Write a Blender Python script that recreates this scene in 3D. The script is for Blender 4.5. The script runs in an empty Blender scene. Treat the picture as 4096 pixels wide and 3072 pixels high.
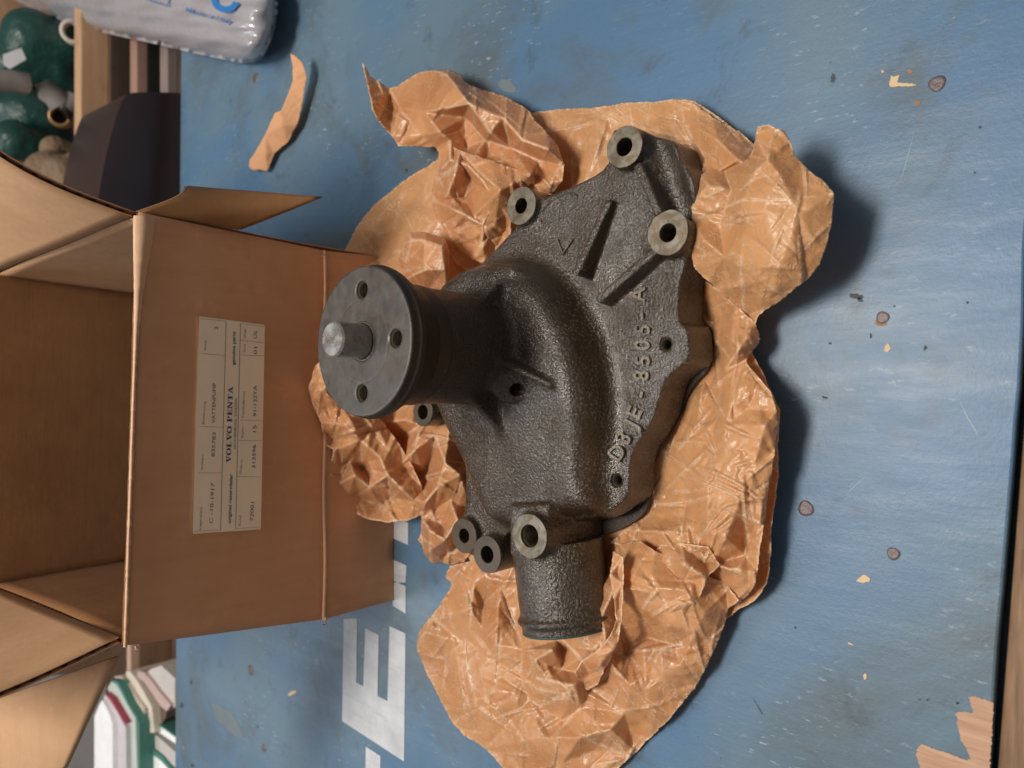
import bpy, bmesh, math, random, time
import numpy as np
from mathutils import Vector, Matrix
from mathutils.geometry import delaunay_2d_cdt
T0 = time.time()
random.seed(7); RNG = np.random.default_rng(7)
S = bpy.context.scene
COL = S.collection

# ------------------------------------------------------------------ camera
H = 0.38; FPX = 3000.0
_p = math.radians(49); _r = math.radians(1.5)
F_ = np.array([0, math.cos(_p), -math.sin(_p)]); _U = np.array([0, math.sin(_p), math.cos(_p)]); _R = np.array([1.0, 0, 0])
R_ = math.cos(_r)*_R + math.sin(_r)*_U; U_ = math.cos(_r)*_U - math.sin(_r)*_R
cam_d = bpy.data.cameras.new('camera'); cam = bpy.data.objects.new('camera', cam_d); COL.objects.link(cam)
# the phone is held upright while the stored picture lies on its side: picture right = -U, picture up = R
cam.matrix_world = Matrix(((-U_[0], R_[0], -F_[0], 0), (-U_[1], R_[1], -F_[1], 0), (-U_[2], R_[2], -F_[2], H), (0, 0, 0, 1)))
cam_d.sensor_width = 36; cam_d.lens = 36*FPX/4096; cam_d.clip_start = 0.01; cam_d.clip_end = 50
cam_d.dof.use_dof = True; cam_d.dof.focus_distance = 0.415; cam_d.dof.aperture_fstop = 8.5
S.camera = cam

# ------------------------------------------------------------------ world and lamps
W = bpy.data.worlds.new('World'); S.world = W; W.use_nodes = True
W.node_tree.nodes['Background'].inputs[0].default_value = (1.0, 0.95, 0.88, 1)
W.node_tree.nodes['Background'].inputs[1].default_value = 0.20
def area(name, loc, aim, sx, sy, power, col):
    d = bpy.data.lights.new(name, 'AREA'); d.shape = 'RECTANGLE'; d.size = sx; d.size_y = sy; d.energy = power; d.color = col
    o = bpy.data.objects.new(name, d); COL.objects.link(o); o.location = loc
    o.rotation_euler = (Vector(aim)-Vector(loc)).to_track_quat('-Z', 'Y').to_euler(); return o
area('ceiling_tube_lamp', (0.06, 0.46, 1.65), (0.03, 0.36, 0), 0.50, 0.30, 24.0, (1.0, 0.93, 0.85))
area('window_light', (-0.9, 2.3, 2.0), (0, 0.35, 0), 0.9, 0.8, 17.0, (0.80, 0.89, 1.0))
area('overhead_fill', (0.1, 0.9, 2.4), (0, 0.7, 0), 1.8, 1.4, 13.0, (1.0, 0.95, 0.88))  # added broad fill lamp, lifts the upward faces
S.view_settings.view_transform = 'Standard'; S.view_settings.look = 'None'
S.view_settings.exposure = 0.0; S.view_settings.gamma = 1.0
S.render.engine = 'CYCLES'; S.cycles.max_bounces = 8

# ------------------------------------------------------------------ projection helpers
def ray(px, py): return F_ + U_*((2048-px)/FPX) + R_*((1536-py)/FPX)
C0 = np.array([0, 0, H])
def P(px, py, z=0.0):
    d = ray(px, py); return C0 + d*((z-H)/d[2])
def PY(px, py, Y):
    d = ray(px, py); return C0 + d*(Y/d[1])
def Pmm(px, py, z): return P(px, py, z/1000)*1000
def Pvec(X, Y, Z):
    d = F_[None, :] + U_[None, :]*((2048-X)/FPX)[:, None] + R_[None, :]*((1536-Y)/FPX)[:, None]
    return C0 + d*((Z-H)/d[:, 2])[:, None]
def project(p):
    v = np.asarray(p)-C0; w = v@F_
    return 2048-FPX*(v@U_)/w, 1536-FPX*(v@R_)/w

# ------------------------------------------------------------------ object helpers
def tag(o, label=None, cat=None, group=None, kind=None):
    if label: o['label'] = label
    if cat: o['category'] = cat
    if group: o['group'] = group
    if kind: o['kind'] = kind
    return o
def empty(name, loc, label, cat, group=None):
    o = bpy.data.objects.new(name, None); COL.objects.link(o); o.location = loc; o.empty_display_size = 0.02
    return tag(o, label, cat, group)
def link_mesh(name, me, mat, parent=None, smooth=False):
    o = bpy.data.objects.new(name, me); COL.objects.link(o)
    if mat: me.materials.append(mat)
    if smooth: me.polygons.foreach_set('use_smooth', [True]*len(me.polygons))
    if parent:
        o.parent = parent; o.matrix_parent_inverse = Matrix.Translation(-parent.location)
    return o
def mesh_np(name, V, Fc, mat, parent=None, smooth=False):
    me = bpy.data.meshes.new(name)
    V = np.asarray(V, dtype=np.float32); Fc = np.asarray(Fc, dtype=np.int32); k = Fc.shape[1]
    me.vertices.add(len(V)); me.vertices.foreach_set('co', V.ravel())
    me.loops.add(Fc.size); me.loops.foreach_set('vertex_index', Fc.ravel())
    me.polygons.add(len(Fc)); me.polygons.foreach_set('loop_start', np.arange(len(Fc), dtype=np.int32)*k)
    me.polygons.foreach_set('loop_total', np.full(len(Fc), k, dtype=np.int32))
    me.update(calc_edges=True); me.validate()
    return link_mesh(name, me, mat, parent, smooth)
def mesh_py(name, V, Fs, mat, parent=None, smooth=False):
    me = bpy.data.meshes.new(name); me.from_pydata([tuple(v) for v in V], [], Fs); me.update()
    return link_mesh(name, me, mat, parent, smooth)
def bevel(o, w, seg=2):
    m = o.modifiers.new('bevel', 'BEVEL'); m.width = w; m.segments = seg; m.limit_method = 'ANGLE'; return o

# ------------------------------------------------------------------ materials
class NT:
    def __init__(s, name):
        s.m = bpy.data.materials.new(name); s.m.use_nodes = True; s.t = s.m.node_tree; s.b = s.t.nodes['Principled BSDF']; s.out = s.t.nodes['Material Output']
    def n(s, typ, **kw):
        nd = s.t.nodes.new(typ)
        for k, v in kw.items(): setattr(nd, k, v)
        return nd
    def l(s, a, b): s.t.links.new(a, b)
    def coord(s, scale=(1, 1, 1), rot=(0, 0, 0), kind='Object'):
        c = s.n('ShaderNodeTexCoord'); m = s.n('ShaderNodeMapping'); m.inputs['Scale'].default_value = scale; m.inputs['Rotation'].default_value = rot
        s.l(c.outputs[kind], m.inputs[0]); return m.outputs[0]
    def noise(s, vec, scale, detail=4, rough=0.55, dist=0.0):
        n = s.n('ShaderNodeTexNoise'); n.inputs['Scale'].default_value = scale; n.inputs['Detail'].default_value = detail
        n.inputs['Roughness'].default_value = rough; n.inputs['Distortion'].default_value = dist; s.l(vec, n.inputs['Vector']); return n.outputs['Fac']
    def ramp(s, fac, stops):
        r = s.n('ShaderNodeValToRGB'); e = r.color_ramp.elements
        while len(e) < len(stops): e.new(0.5)
        for i, (p, c) in enumerate(stops):
            e[i].position = p; e[i].color = (c, c, c, 1) if not isinstance(c, tuple) else c+(1,)
        s.l(fac, r.inputs[0]); return r.outputs[0]
    def mix(s, fac, a, b, typ='MIX'):
        m = s.n('ShaderNodeMix', data_type='RGBA', blend_type=typ)
        for sock, v in ((0, fac), (6, a), (7, b)):
            if isinstance(v, (int, float)): m.inputs[sock].default_value = v
            elif isinstance(v, tuple): m.inputs[sock].default_value = v+(1,)
            else: s.l(v, m.inputs[sock])
        return m.outputs[2]
    def math(s, op, a, b=0.0):
        m = s.n('ShaderNodeMath', operation=op)
        for i, v in enumerate((a, b)):
            if isinstance(v, (int, float)): m.inputs[i].default_value = v
            else: s.l(v, m.inputs[i])
        return m.outputs[0]
    def bump(s, h, dist, strength=1.0, normal=None):
        b = s.n('ShaderNodeBump'); b.inputs['Distance'].default_value = dist; b.inputs['Strength'].default_value = strength
        s.l(h, b.inputs['Height'])
        if normal is not None: s.l(normal, b.inputs['Normal'])
        return b.outputs[0]
    def set(s, **kw):
        for k, v in kw.items():
            k = k.replace('_', ' ')
            if isinstance(v, tuple) and len(v) == 3: v = v+(1,)
            if isinstance(v, (int, float, tuple)): s.b.inputs[k].default_value = v
            else: s.l(v, s.b.inputs[k])
        return s

def mat_simple(name, col, rough=0.6, metal=0.0, bump=0.0, bscale=400, var=0.15):
    t = NT(name); v = t.coord()
    n = t.noise(v, bscale*0.12, 5); n2 = t.noise(v, bscale, 3)
    c = t.mix(n, tuple(x*(1-var) for x in col), tuple(min(1, x*(1+var)) for x in col))
    t.set(Base_Color=c, Roughness=rough, Metallic=metal)
    if bump: t.l(t.bump(n2, bump), t.b.inputs['Normal'])
    return t.m

def mat_cast():
    t = NT('oily_cast_iron'); v = t.coord()
    stain = t.noise(v, 24, 5, 0.6, 0.5); grain = t.noise(v, 680, 3, 0.6); big = t.noise(v, 70, 4, 0.6)
    oil = t.n('ShaderNodeAttribute', attribute_name='oil').outputs['Fac']; fine = t.n('ShaderNodeAttribute', attribute_name='fine').outputs['Fac']
    c = t.mix(t.ramp(stain, [(0.38, 0.0), (0.62, 1.0)]), (0.050, 0.035, 0.022), (0.030, 0.015, 0.005))
    c = t.mix(t.ramp(big, [(0.42, 0.0), (0.72, 0.65)]), c, (0.068, 0.054, 0.041))
    c = t.mix(t.math('MULTIPLY', oil, 0.85), c, (0.042, 0.022, 0.007))
    c = t.mix(t.ramp(grain, [(0.36, 0.75), (0.52, 0.0)]), c, (0.012, 0.008, 0.005))
    patch = t.ramp(t.noise(v, 34, 4, 0.6, 0.4), [(0.40, 0.15), (0.62, 1.0)])
    c = t.mix(t.math('MULTIPLY', t.ramp(grain, [(0.53, 0.0), (0.66, 0.65)]), patch), c, (0.25, 0.205, 0.155))
    c = t.mix(t.math('MULTIPLY', fine, 0.8), c, (0.034, 0.023, 0.016))
    t.set(Base_Color=c, Metallic=0.12, Roughness=t.mix(oil, t.ramp(stain, [(0.3, 0.46), (0.7, 0.34)]), (0.2, 0.2, 0.2)))
    nb = t.bump(grain, 0.0016, 1.0); t.l(nb, t.b.inputs['Normal'])
    cw = t.math('ADD', t.math('MULTIPLY', t.ramp(t.noise(v, 45, 4, 0.6), [(0.36, 0.25), (0.58, 0.90)]), 1.0), t.math('MULTIPLY', oil, 0.5))
    t.l(t.math('MULTIPLY', cw, t.math('SUBTRACT', 1.0, t.math('MULTIPLY', fine, 0.85))), t.b.inputs['Coat Weight']); t.b.inputs['Coat Roughness'].default_value = 0.09; t.b.inputs['Coat IOR'].default_value = 1.52
    t.l(t.bump(grain, 0.00070, 1.0), t.b.inputs['Coat Normal'])
    return t.m
def mat_fine_cast():
    t = NT('dark_oiled_iron'); v = t.coord()
    g = t.noise(v, 900, 3, 0.6); s = t.noise(v, 40, 4)
    c = t.mix(s, (0.022, 0.015, 0.011), (0.040, 0.028, 0.019))
    c = t.mix(t.ramp(g, [(0.66, 0.0), (0.72, 0.8)]), c, (0.26, 0.20, 0.14))
    t.set(Base_Color=c, Metallic=0.3, Roughness=0.46)
    t.l(t.bump(g, 0.0003, 0.7), t.b.inputs['Normal']); return t.m
def mat_machined(name, col, rough, metal=0.62, dirt=0.5, brown=(0.095, 0.062, 0.026)):
    t = NT(name); v = t.n('ShaderNodeNewGeometry').outputs['Position']; st = t.noise(v, 130, 5, 0.65, 0.5); dots = t.noise(v, 1100, 3, 0.7)
    ln = t.n('ShaderNodeVectorMath', operation='LENGTH'); m = t.n('ShaderNodeMapping'); m.inputs['Scale'].default_value = (1, 1, 0)
    c0 = t.n('ShaderNodeTexCoord'); t.l(c0.outputs['Object'], m.inputs[0]); t.l(m.outputs[0], ln.inputs[0])
    rn = t.n('ShaderNodeTexNoise', noise_dimensions='1D'); rn.inputs['Scale'].default_value = 2600; rn.inputs['Detail'].default_value = 3; t.l(ln.outputs['Value'], rn.inputs['W'])
    c = t.mix(t.ramp(st, [(0.35, 0.0), (0.7, 1.0)]), tuple(x*0.62 for x in col), col)
    c = t.mix(t.ramp(t.noise(v, 95, 5, 0.75, 0.8), [(0.45, 0.0), (0.55, dirt)]), c, brown)
    c = t.mix(t.math('MULTIPLY', t.ramp(rn.outputs['Fac'], [(0.45, 0.0), (0.7, 0.35)]), 1.0), c, tuple(x*0.6 for x in col))
    c = t.mix(t.ramp(dots, [(0.66, 0.0), (0.74, 0.55)]), c, tuple(min(1, x*2.2) for x in col))
    c = t.mix(t.ramp(dots, [(0.28, 0.5), (0.36, 0.0)]), c, tuple(x*0.3 for x in col))
    t.set(Base_Color=c, Metallic=metal, Roughness=t.ramp(st, [(0.3, rough-0.1), (0.7, rough+0.1)]))
    t.l(t.bump(t.math('ADD', rn.outputs['Fac'], st), 0.00010, 0.8), t.b.inputs['Normal']); return t.m
def mat_paper():
    t = NT('waxed_kraft_paper'); v = t.coord()
    cr = t.n('ShaderNodeAttribute', attribute_name='crease').outputs['Fac']
    ly = t.n('ShaderNodeAttribute', attribute_name='layer').outputs['Fac']
    n1 = t.noise(v, 22, 4, 0.6, 0.6); n2 = t.noise(v, 160, 5, 0.65, 0.8); n3 = t.noise(v, 1500, 2)
    vo = t.n('ShaderNodeTexVoronoi', feature='DISTANCE_TO_EDGE'); vo.inputs['Scale'].default_value = 105
    wv = t.n('ShaderNodeVectorMath', operation='ADD'); nz = t.n('ShaderNodeTexNoise'); nz.inputs['Scale'].default_value = 70; nz.inputs['Detail'].default_value = 4
    t.l(v, nz.inputs['Vector']); sc = t.n('ShaderNodeVectorMath', operation='SCALE'); sc.inputs['Scale'].default_value = 0.022
    t.l(nz.outputs['Color'], sc.inputs[0]); t.l(v, wv.inputs[0]); t.l(sc.outputs[0], wv.inputs[1]); t.l(wv.outputs[0], vo.inputs['Vector'])
    hair = t.ramp(vo.outputs['Distance'], [(0.0, 1.0), (0.035, 0.0)])
    vo2 = t.n('ShaderNodeTexVoronoi', feature='DISTANCE_TO_EDGE'); vo2.inputs['Scale'].default_value = 260; t.l(wv.outputs[0], vo2.inputs['Vector'])
    hair2 = t.math('MULTIPLY', t.ramp(vo2.outputs['Distance'], [(0.0, 1.0), (0.06, 0.0)]), t.ramp(t.noise(v, 38, 3, 0.6), [(0.54, 0.0), (0.64, 0.9)]))
    hair = t.math('MAXIMUM', hair, hair2)
    hmask = t.math('MULTIPLY', hair, t.ramp(n1, [(0.40, 0.0), (0.54, 1.0)]))
    c = t.mix(t.ramp(n1, [(0.3, 0.0), (0.7, 1.0)]), (0.86, 0.500, 0.245), (0.70, 0.320, 0.115))
    c = t.mix(ly, c, (0.80, 0.50, 0.235))
    wht = t.math('MINIMUM', t.math('ADD', t.math('MULTIPLY', cr, t.ramp(n2, [(0.33, 0.25), (0.55, 1.0)])), t.math('MULTIPLY', hmask, 0.5)), 0.92)
    c = t.mix(wht, c, (1.0, 0.80, 0.58))
    t.set(Base_Color=c, Roughness=t.ramp(n2, [(0.3, 0.25), (0.7, 0.42)]))
    t.b.inputs['Specular IOR Level'].default_value = 0.6; t.b.inputs['Coat Weight'].default_value = 0.45; t.b.inputs['Coat Roughness'].default_value = 0.24
    bm = t.bump(t.math('ADD', t.math('MULTIPLY', n2, 1.0), t.math('MULTIPLY', hmask, 0.5)), 0.0009, 0.7)
    bm = t.bump(n3, 0.00008, 0.5, bm)
    t.l(bm, t.b.inputs['Normal'])
    tr = t.n('ShaderNodeBsdfTranslucent'); t.l(c, tr.inputs[0]); mx = t.n('ShaderNodeMixShader'); mx.inputs[0].default_value = 0.42
    t.l(t.b.outputs[0], mx.inputs[1]); t.l(tr.outputs[0], mx.inputs[2]); t.l(mx.outputs[0], t.out.inputs['Surface'])
    return t.m
def mat_table():
    t = NT('worn_blue_paint'); v = t.coord()
    a = t.noise(v, 5.5, 5, 0.55, 0.3); b = t.noise(t.coord(scale=(1, 0.22, 1), rot=(0, 0, 1.45)), 60, 6, 0.7); f = t.noise(v, 420, 3, 0.7)
    c = t.mix(t.ramp(a, [(0.42, 0.0), (0.60, 1.0)]), (0.062, 0.145, 0.258), (0.100, 0.168, 0.228))
    c = t.mix(t.ramp(t.noise(v, 8, 5, 0.65, 0.6), [(0.50, 0.0), (0.64, 0.75)]), c, (0.078, 0.102, 0.115))
    c = t.mix(t.ramp(t.noise(v, 30, 5, 0.7, 0.5), [(0.58, 0.0), (0.74, 0.7)]), c, (0.045, 0.066, 0.085))
    c = t.mix(t.ramp(b, [(0.50, 0.0), (0.80, 0.16)]), c, (0.20, 0.29, 0.36))
    sp = t.noise(t.coord(scale=(1, 0.30, 1), rot=(0, 0, 1.3)), 330, 4, 0.7)
    wear = t.ramp(t.noise(v, 13, 3), [(0.45, 0.0), (0.62, 1.0)])
    c = t.mix(t.math('MULTIPLY', t.ramp(sp, [(0.60, 0.0), (0.76, 0.75)]), wear), c, (0.52, 0.60, 0.66))
    c = t.mix(t.ramp(t.noise(v, 230, 4, 0.75), [(0.665, 0.0), (0.72, 0.8)]), c, (0.04, 0.07, 0.10))
    t.set(Base_Color=c, Roughness=t.ramp(b, [(0.3, 0.50), (0.8, 0.36)]))
    t.l(t.bump(t.math('ADD', f, t.math('MULTIPLY', b, 2.0)), 0.00018, 0.7), t.b.inputs['Normal']); return t.m
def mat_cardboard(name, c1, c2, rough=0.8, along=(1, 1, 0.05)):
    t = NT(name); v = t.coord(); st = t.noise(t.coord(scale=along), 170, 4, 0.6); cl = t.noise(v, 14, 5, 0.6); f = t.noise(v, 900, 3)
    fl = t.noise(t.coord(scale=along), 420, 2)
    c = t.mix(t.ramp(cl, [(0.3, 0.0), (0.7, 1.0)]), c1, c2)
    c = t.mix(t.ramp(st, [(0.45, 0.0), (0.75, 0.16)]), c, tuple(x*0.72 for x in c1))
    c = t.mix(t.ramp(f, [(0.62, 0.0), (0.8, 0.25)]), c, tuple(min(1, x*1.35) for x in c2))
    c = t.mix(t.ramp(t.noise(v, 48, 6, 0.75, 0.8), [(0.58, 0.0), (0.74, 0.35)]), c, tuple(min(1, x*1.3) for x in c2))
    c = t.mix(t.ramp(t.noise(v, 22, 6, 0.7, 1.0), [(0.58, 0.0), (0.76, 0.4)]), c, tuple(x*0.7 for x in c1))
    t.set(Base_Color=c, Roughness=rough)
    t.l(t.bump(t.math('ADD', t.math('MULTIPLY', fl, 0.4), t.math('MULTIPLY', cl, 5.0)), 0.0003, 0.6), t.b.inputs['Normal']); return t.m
def mat_wood(name, c1, c2, scale=(1, 12, 12), rough=0.6):
    t = NT(name); v = t.coord(scale=scale); g = t.noise(v, 14, 6, 0.65, 0.5); g2 = t.noise(t.coord(), 30, 4)
    c = t.mix(t.ramp(g, [(0.3, 0.0), (0.7, 1.0)]), c1, c2); c = t.mix(t.ramp(g2, [(0.55, 0.0), (0.8, 0.5)]), c, tuple(x*0.4 for x in c1))
    t.set(Base_Color=c, Roughness=rough); t.l(t.bump(g, 0.0006, 0.8), t.b.inputs['Normal']); return t.m

M_CAST = mat_cast(); M_DARK = mat_fine_cast()
M_FLANGE = mat_machined('machined_steel_flange', (0.095, 0.087, 0.081), 0.44, metal=0.35, dirt=0.25)
M_RING = mat_machined('machined_boss_face', (0.235, 0.21, 0.165), 0.40, metal=0.3, dirt=0.85)
M_RINGD = mat_machined('dull_boss_face', (0.10, 0.087, 0.072), 0.45, metal=0.25, dirt=0.6)
M_SHAFT = mat_machined('polished_shaft_steel', (0.56, 0.54, 0.51), 0.27, metal=0.8, dirt=0.12)
M_THREAD = mat_simple('thread_metal', (0.13, 0.105, 0.075), 0.3, 0.6, var=0.3)
M_BORE = mat_simple('bore_dark_iron', (0.02, 0.018, 0.016), 0.6, 0.4)
M_GREEN = mat_simple('green_paint_residue', (0.03, 0.075, 0.065), 0.6, 0, 0.0004, 600, 0.5)
M_MARKC = mat_simple('worn_cast_letter', (0.115, 0.092, 0.068), 0.33, 0.3, 0.0004, 700, 0.35)
M_PAPER = mat_paper(); M_TABLE = mat_table()
M_CARD = mat_cardboard('brown_cardboard', (0.52, 0.265, 0.138), (0.62, 0.335, 0.180))
M_CARDIN = mat_cardboard('inside_and_shaded_cardboard', (0.21, 0.092, 0.032), (0.27, 0.125, 0.045), along=(0.05, 1, 1))  # inner liner brown, also put on the torn right flap for its shade
M_CARDLT = mat_cardboard('pale_cardboard', (0.50, 0.29, 0.15), (0.60, 0.37, 0.21), along=(0.08, 1, 1))
M_CORE = mat_simple('corrugated_core', (0.20, 0.10, 0.05), 0.9)
M_LABEL = mat_simple('aged_label_paper', (0.90, 0.76, 0.58), 0.6, 0, 0, 300, 0.06)
M_INK = mat_simple('grey_print', (0.10, 0.085, 0.075), 0.7); M_INKL = mat_simple('faint_print', (0.20, 0.17, 0.145), 0.7)
M_BLUE = mat_simple('blue_print', (0.018, 0.055, 0.16), 0.7); M_BLUEG = mat_simple('blue_grey_print', (0.055, 0.095, 0.135), 0.7)
def mat_white_letters():
    t = NT('worn_white_paint'); v = t.coord(); n = t.noise(v, 45, 6, 0.7); s = t.noise(t.coord(scale=(1, 0.1, 1), rot=(0, 0, 1.5)), 160, 5, 0.7)
    c = t.mix(t.ramp(n, [(0.35, 0.0), (0.75, 1.0)]), (0.60, 0.61, 0.63), (0.40, 0.42, 0.45)); c = t.mix(t.ramp(s, [(0.55, 0.0), (0.75, 0.6)]), c, (0.30, 0.33, 0.37))
    t.set(Base_Color=c, Roughness=0.5); return t.m
M_WHITE = mat_white_letters()

# ------------------------------------------------------------------ signed-distance modelling of the casting (numbers in mm)
def surface_nets(sdf, lo, hi, h, B=16):
    lo = np.array(lo, float); n = np.ceil((np.array(hi)-lo)/h/B).astype(int)*B + 1
    G = np.full(n, 1.0, np.float32)
    nb = (n-1)//B
    bi = np.stack(np.meshgrid(*[np.arange(k) for k in nb], indexing='ij'), -1).reshape(-1, 3)
    ctr = lo + (bi*B + B/2)*h; d = sdf(ctr.astype(np.float32)); half = B*h*0.87
    off = np.stack(np.meshgrid(*[np.arange(B+1)]*3, indexing='ij'), -1).reshape(-1, 3)
    for b, dd in zip(bi, d):
        sl = tuple(slice(b[i]*B, b[i]*B+B+1) for i in range(3))
        if abs(dd) > half*1.25+2:
            if dd < 0: G[sl] = np.minimum(G[sl], -1.0)
    act = bi[np.abs(d) <= half*1.25+2]
    for k in range(0, len(act), 24):
        ch = act[k:k+24]
        pts = (lo + (ch[:, None, :]*B + off[None])*h).reshape(-1, 3).astype(np.float32)
        v = sdf(pts).reshape(len(ch), B+1, B+1, B+1)
        for b, vv in zip(ch, v): G[b[0]*B:b[0]*B+B+1, b[1]*B:b[1]*B+B+1, b[2]*B:b[2]*B+B+1] = vv
    s = G < 0
    cnt = np.zeros(np.array(s.shape)-1, np.int8)
    for dx in (0, 1):
        for dy in (0, 1):
            for dz in (0, 1): cnt += s[dx:dx+cnt.shape[0], dy:dy+cnt.shape[1], dz:dz+cnt.shape[2]]
    cells = np.argwhere((cnt > 0) & (cnt < 8)); idx = np.full(cnt.shape, -1, np.int32); idx[tuple(cells.T)] = np.arange(len(cells))
    acc = np.zeros((len(cells), 3)); num = np.zeros(len(cells))
    corners = [(0, 0, 0), (1, 0, 0), (0, 1, 0), (1, 1, 0), (0, 0, 1), (1, 0, 1), (0, 1, 1), (1, 1, 1)]
    for i in range(8):
        for j in range(i+1, 8):
            a, b = np.array(corners[i]), np.array(corners[j])
            if np.abs(a-b).sum() != 1: continue
            ga = G[tuple((cells+a).T)]; gb = G[tuple((cells+b).T)]; m = (ga < 0) != (gb < 0)
            t = ga[m]/(ga[m]-gb[m]); acc[m] += a + (b-a)*t[:, None]; num[m] += 1
    V = lo + (cells + acc/num[:, None])*h
    Q = []
    for ax in range(3):
        o1, o2 = [(1, 2), (2, 0), (0, 1)][ax]
        a = np.moveaxis(s, ax, 0); m = a[:-1] != a[1:]; m = np.moveaxis(m, 0, ax)
        e = np.argwhere(m); ok = (e[:, o1] > 0) & (e[:, o2] > 0) & (e[:, o1] < s.shape[o1]-1) & (e[:, o2] < s.shape[o2]-1); e = e[ok]
        u = np.zeros(3, int); u[o1] = 1; w = np.zeros(3, int); w[o2] = 1
        q = np.stack([idx[tuple((e-u-w).T)], idx[tuple((e-w).T)], idx[tuple(e.T)], idx[tuple((e-u).T)]], 1)
        fl = ~s[tuple(e.T)]; q[fl] = q[fl][:, ::-1]; Q.append(q)
    return V, np.concatenate(Q)
def smin(a, b, k):
    h = np.clip(0.5+0.5*(b-a)/k, 0, 1); return b*(1-h)+a*h-k*h*(1-h)
def smax(a, b, k): return -smin(-a, -b, k)
def sd_poly(p, poly):
    x, y = p[:, 0], p[:, 1]; n = len(poly); d = np.full(len(p), 1e9, np.float32); ins = np.zeros(len(p), bool)
    for i in range(n):
        ax, ay = poly[i]; bx, by = poly[(i+1) % n]; ex, ey = bx-ax, by-ay; L = ex*ex+ey*ey+1e-9
        t = np.clip(((x-ax)*ex+(y-ay)*ey)/L, 0, 1); dx = x-ax-ex*t; dy = y-ay-ey*t; np.minimum(d, dx*dx+dy*dy, out=d)
        if ay != by:
            c = ((ay > y) != (by > y)) & (x < ex*(y-ay)/(by-ay)+ax); ins ^= c
    d = np.sqrt(d); return np.where(ins, -d, d)
def chaikin(poly, n=2):
    for _ in range(n):
        q = []
        for i in range(len(poly)):
            a = np.array(poly[i]); b = np.array(poly[(i+1) % len(poly)]); q += [tuple(a*.75+b*.25), tuple(a*.25+b*.75)]
        poly = q
    return poly
def sd_cyl(p, cx, cy, r, z0, z1, rd=1.0):
    d = np.hypot(p[:, 0]-cx, p[:, 1]-cy)-r+rd; z = np.abs(p[:, 2]-(z0+z1)/2)-(z1-z0)/2+rd
    return np.minimum(np.maximum(d, z), 0)+np.hypot(np.maximum(d, 0), np.maximum(z, 0))-rd
def sd_caps(p, a, b, r, r2=None):
    a = np.array(a, np.float32); b = np.array(b, np.float32); e = b-a; t = np.clip(((p-a)@e)/(e@e), 0, 1)
    rr = r if r2 is None else r+(r2-r)*t
    return np.linalg.norm(p-a-t[:, None]*e, axis=1)-rr
def sd_rib(p, a, b, w, zb, rd=1.5):
    # upright blade from a to b (tops), half thickness w, reaching down to zb
    a = np.array(a, np.float32); b = np.array(b, np.float32); e = (b-a)[:2]; L = float(np.hypot(*e)); e = e/L
    q = p[:, :2]-a[:2]; u = q@e; v = q[:, 0]*(-e[1])+q[:, 1]*e[0]; t = np.clip(u/L, 0, 1); zt = a[2]+(b[2]-a[2])*t
    du = np.abs(u-L/2)-L/2+rd; dv = np.abs(v)-w - 0.12*(zt-p[:, 2])+rd; dz = np.abs(p[:, 2]-(zt+zb)/2)-(zt-zb)/2+rd
    m = np.maximum(np.maximum(du, dv), dz)
    return np.minimum(m, 0)+np.sqrt(np.maximum(du, 0)**2+np.maximum(dv, 0)**2+np.maximum(dz, 0)**2)-rd

ZP = 34.0
plate_px = [(2440,520),(2500,512),(2590,535),(2640,545),(2690,560),(2705,600),(2712,640),(2745,665),(2775,720),(2780,790),(2765,870),(2752,960),(2745,1040),(2720,1120),(2714,1220),(2712,1285),(2750,1310),(2757,1380),(2755,1445),(2705,1475),(2655,1525),(2635,1600),(2615,1670),(2570,1745),(2530,1800),(2516,1870),(2518,1950),(2500,2005),(2440,2045),(2300,2070),(2100,2110),(1990,2150),(1900,2230),(1850,2200),(1838,2110),(1855,2050),(1862,1980),(1858,1850),(1838,1740),(1800,1640),(1760,1500),(1760,1300),(1830,1160),(1900,1085),(2000,975),(2060,910),(2110,850),(2160,800),(2210,775),(2300,740),(2400,690),(2440,640)]
PLATE = chaikin([tuple(Pmm(x, y, ZP)[:2]) for x, y in plate_px], 1)
vol_px = [(1850,1150),(1920,1085),(2010,1045),(2130,1040),(2230,1085),(2310,1175),(2380,1290),(2430,1410),(2450,1540),(2455,1680),(2440,1800),(2425,1900),(2440,1985),(2430,2050),(2300,2068),(2120,2090),(2000,2100),(1950,1950),(1905,1820),(1850,1700),(1790,1500),(1780,1300)]
VOL = chaikin([tuple(Pmm(x, y, ZP)[:2]) for x, y in vol_px], 2)
AX = (19.5, 305.5)
def top(px, py, z): return np.array(list(Pmm(px, py, z)[:2])+[z])
B = {  # boss: centre (x, y), top z, radius, hole radius
 'b1': (*Pmm(2497, 587, 41)[:2], 41, 11.2, 4.9), 'b2': (*Pmm(2671, 931, 43)[:2], 43, 11.6, 4.7), 'b3': (*Pmm(2084, 823, 39)[:2], 39, 11.4, 4.6),
 'b4': (*Pmm(1691, 1648, 46)[:2], 46, 9.4, 4.8), 'b5': (*Pmm(1856, 2143, 40)[:2], 40, 11.0, 4.5), 'b6': (*Pmm(1948, 2218, 44)[:2], 44, 11.4, 5.2),
 'b7': (*Pmm(2118, 2144, 62)[:2], 62, 12.2, 6.2)}
OA = np.array([*Pmm(2226, 2150, 30)[:2], 30.5]); OB = np.array([*Pmm(2276, 2508, 29)[:2], 29.6]); OD = (OB-OA)/np.linalg.norm(OB-OA)
ribA = (top(2434, 800, 39.5), top(2296, 1100, 47)); ribB = (top(2620, 1000, 42.8), top(2388, 1202, 45)); ribC = (top(2545, 655, 40.5), top(2632, 855, 42))
H1 = Pmm(2463, 1923, ZP+1)[:2]; H2 = Pmm(2661, 1378, ZP)[:2]; WP = np.array([*Pmm(2072, 1562, 66)[:2], 66])
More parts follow.
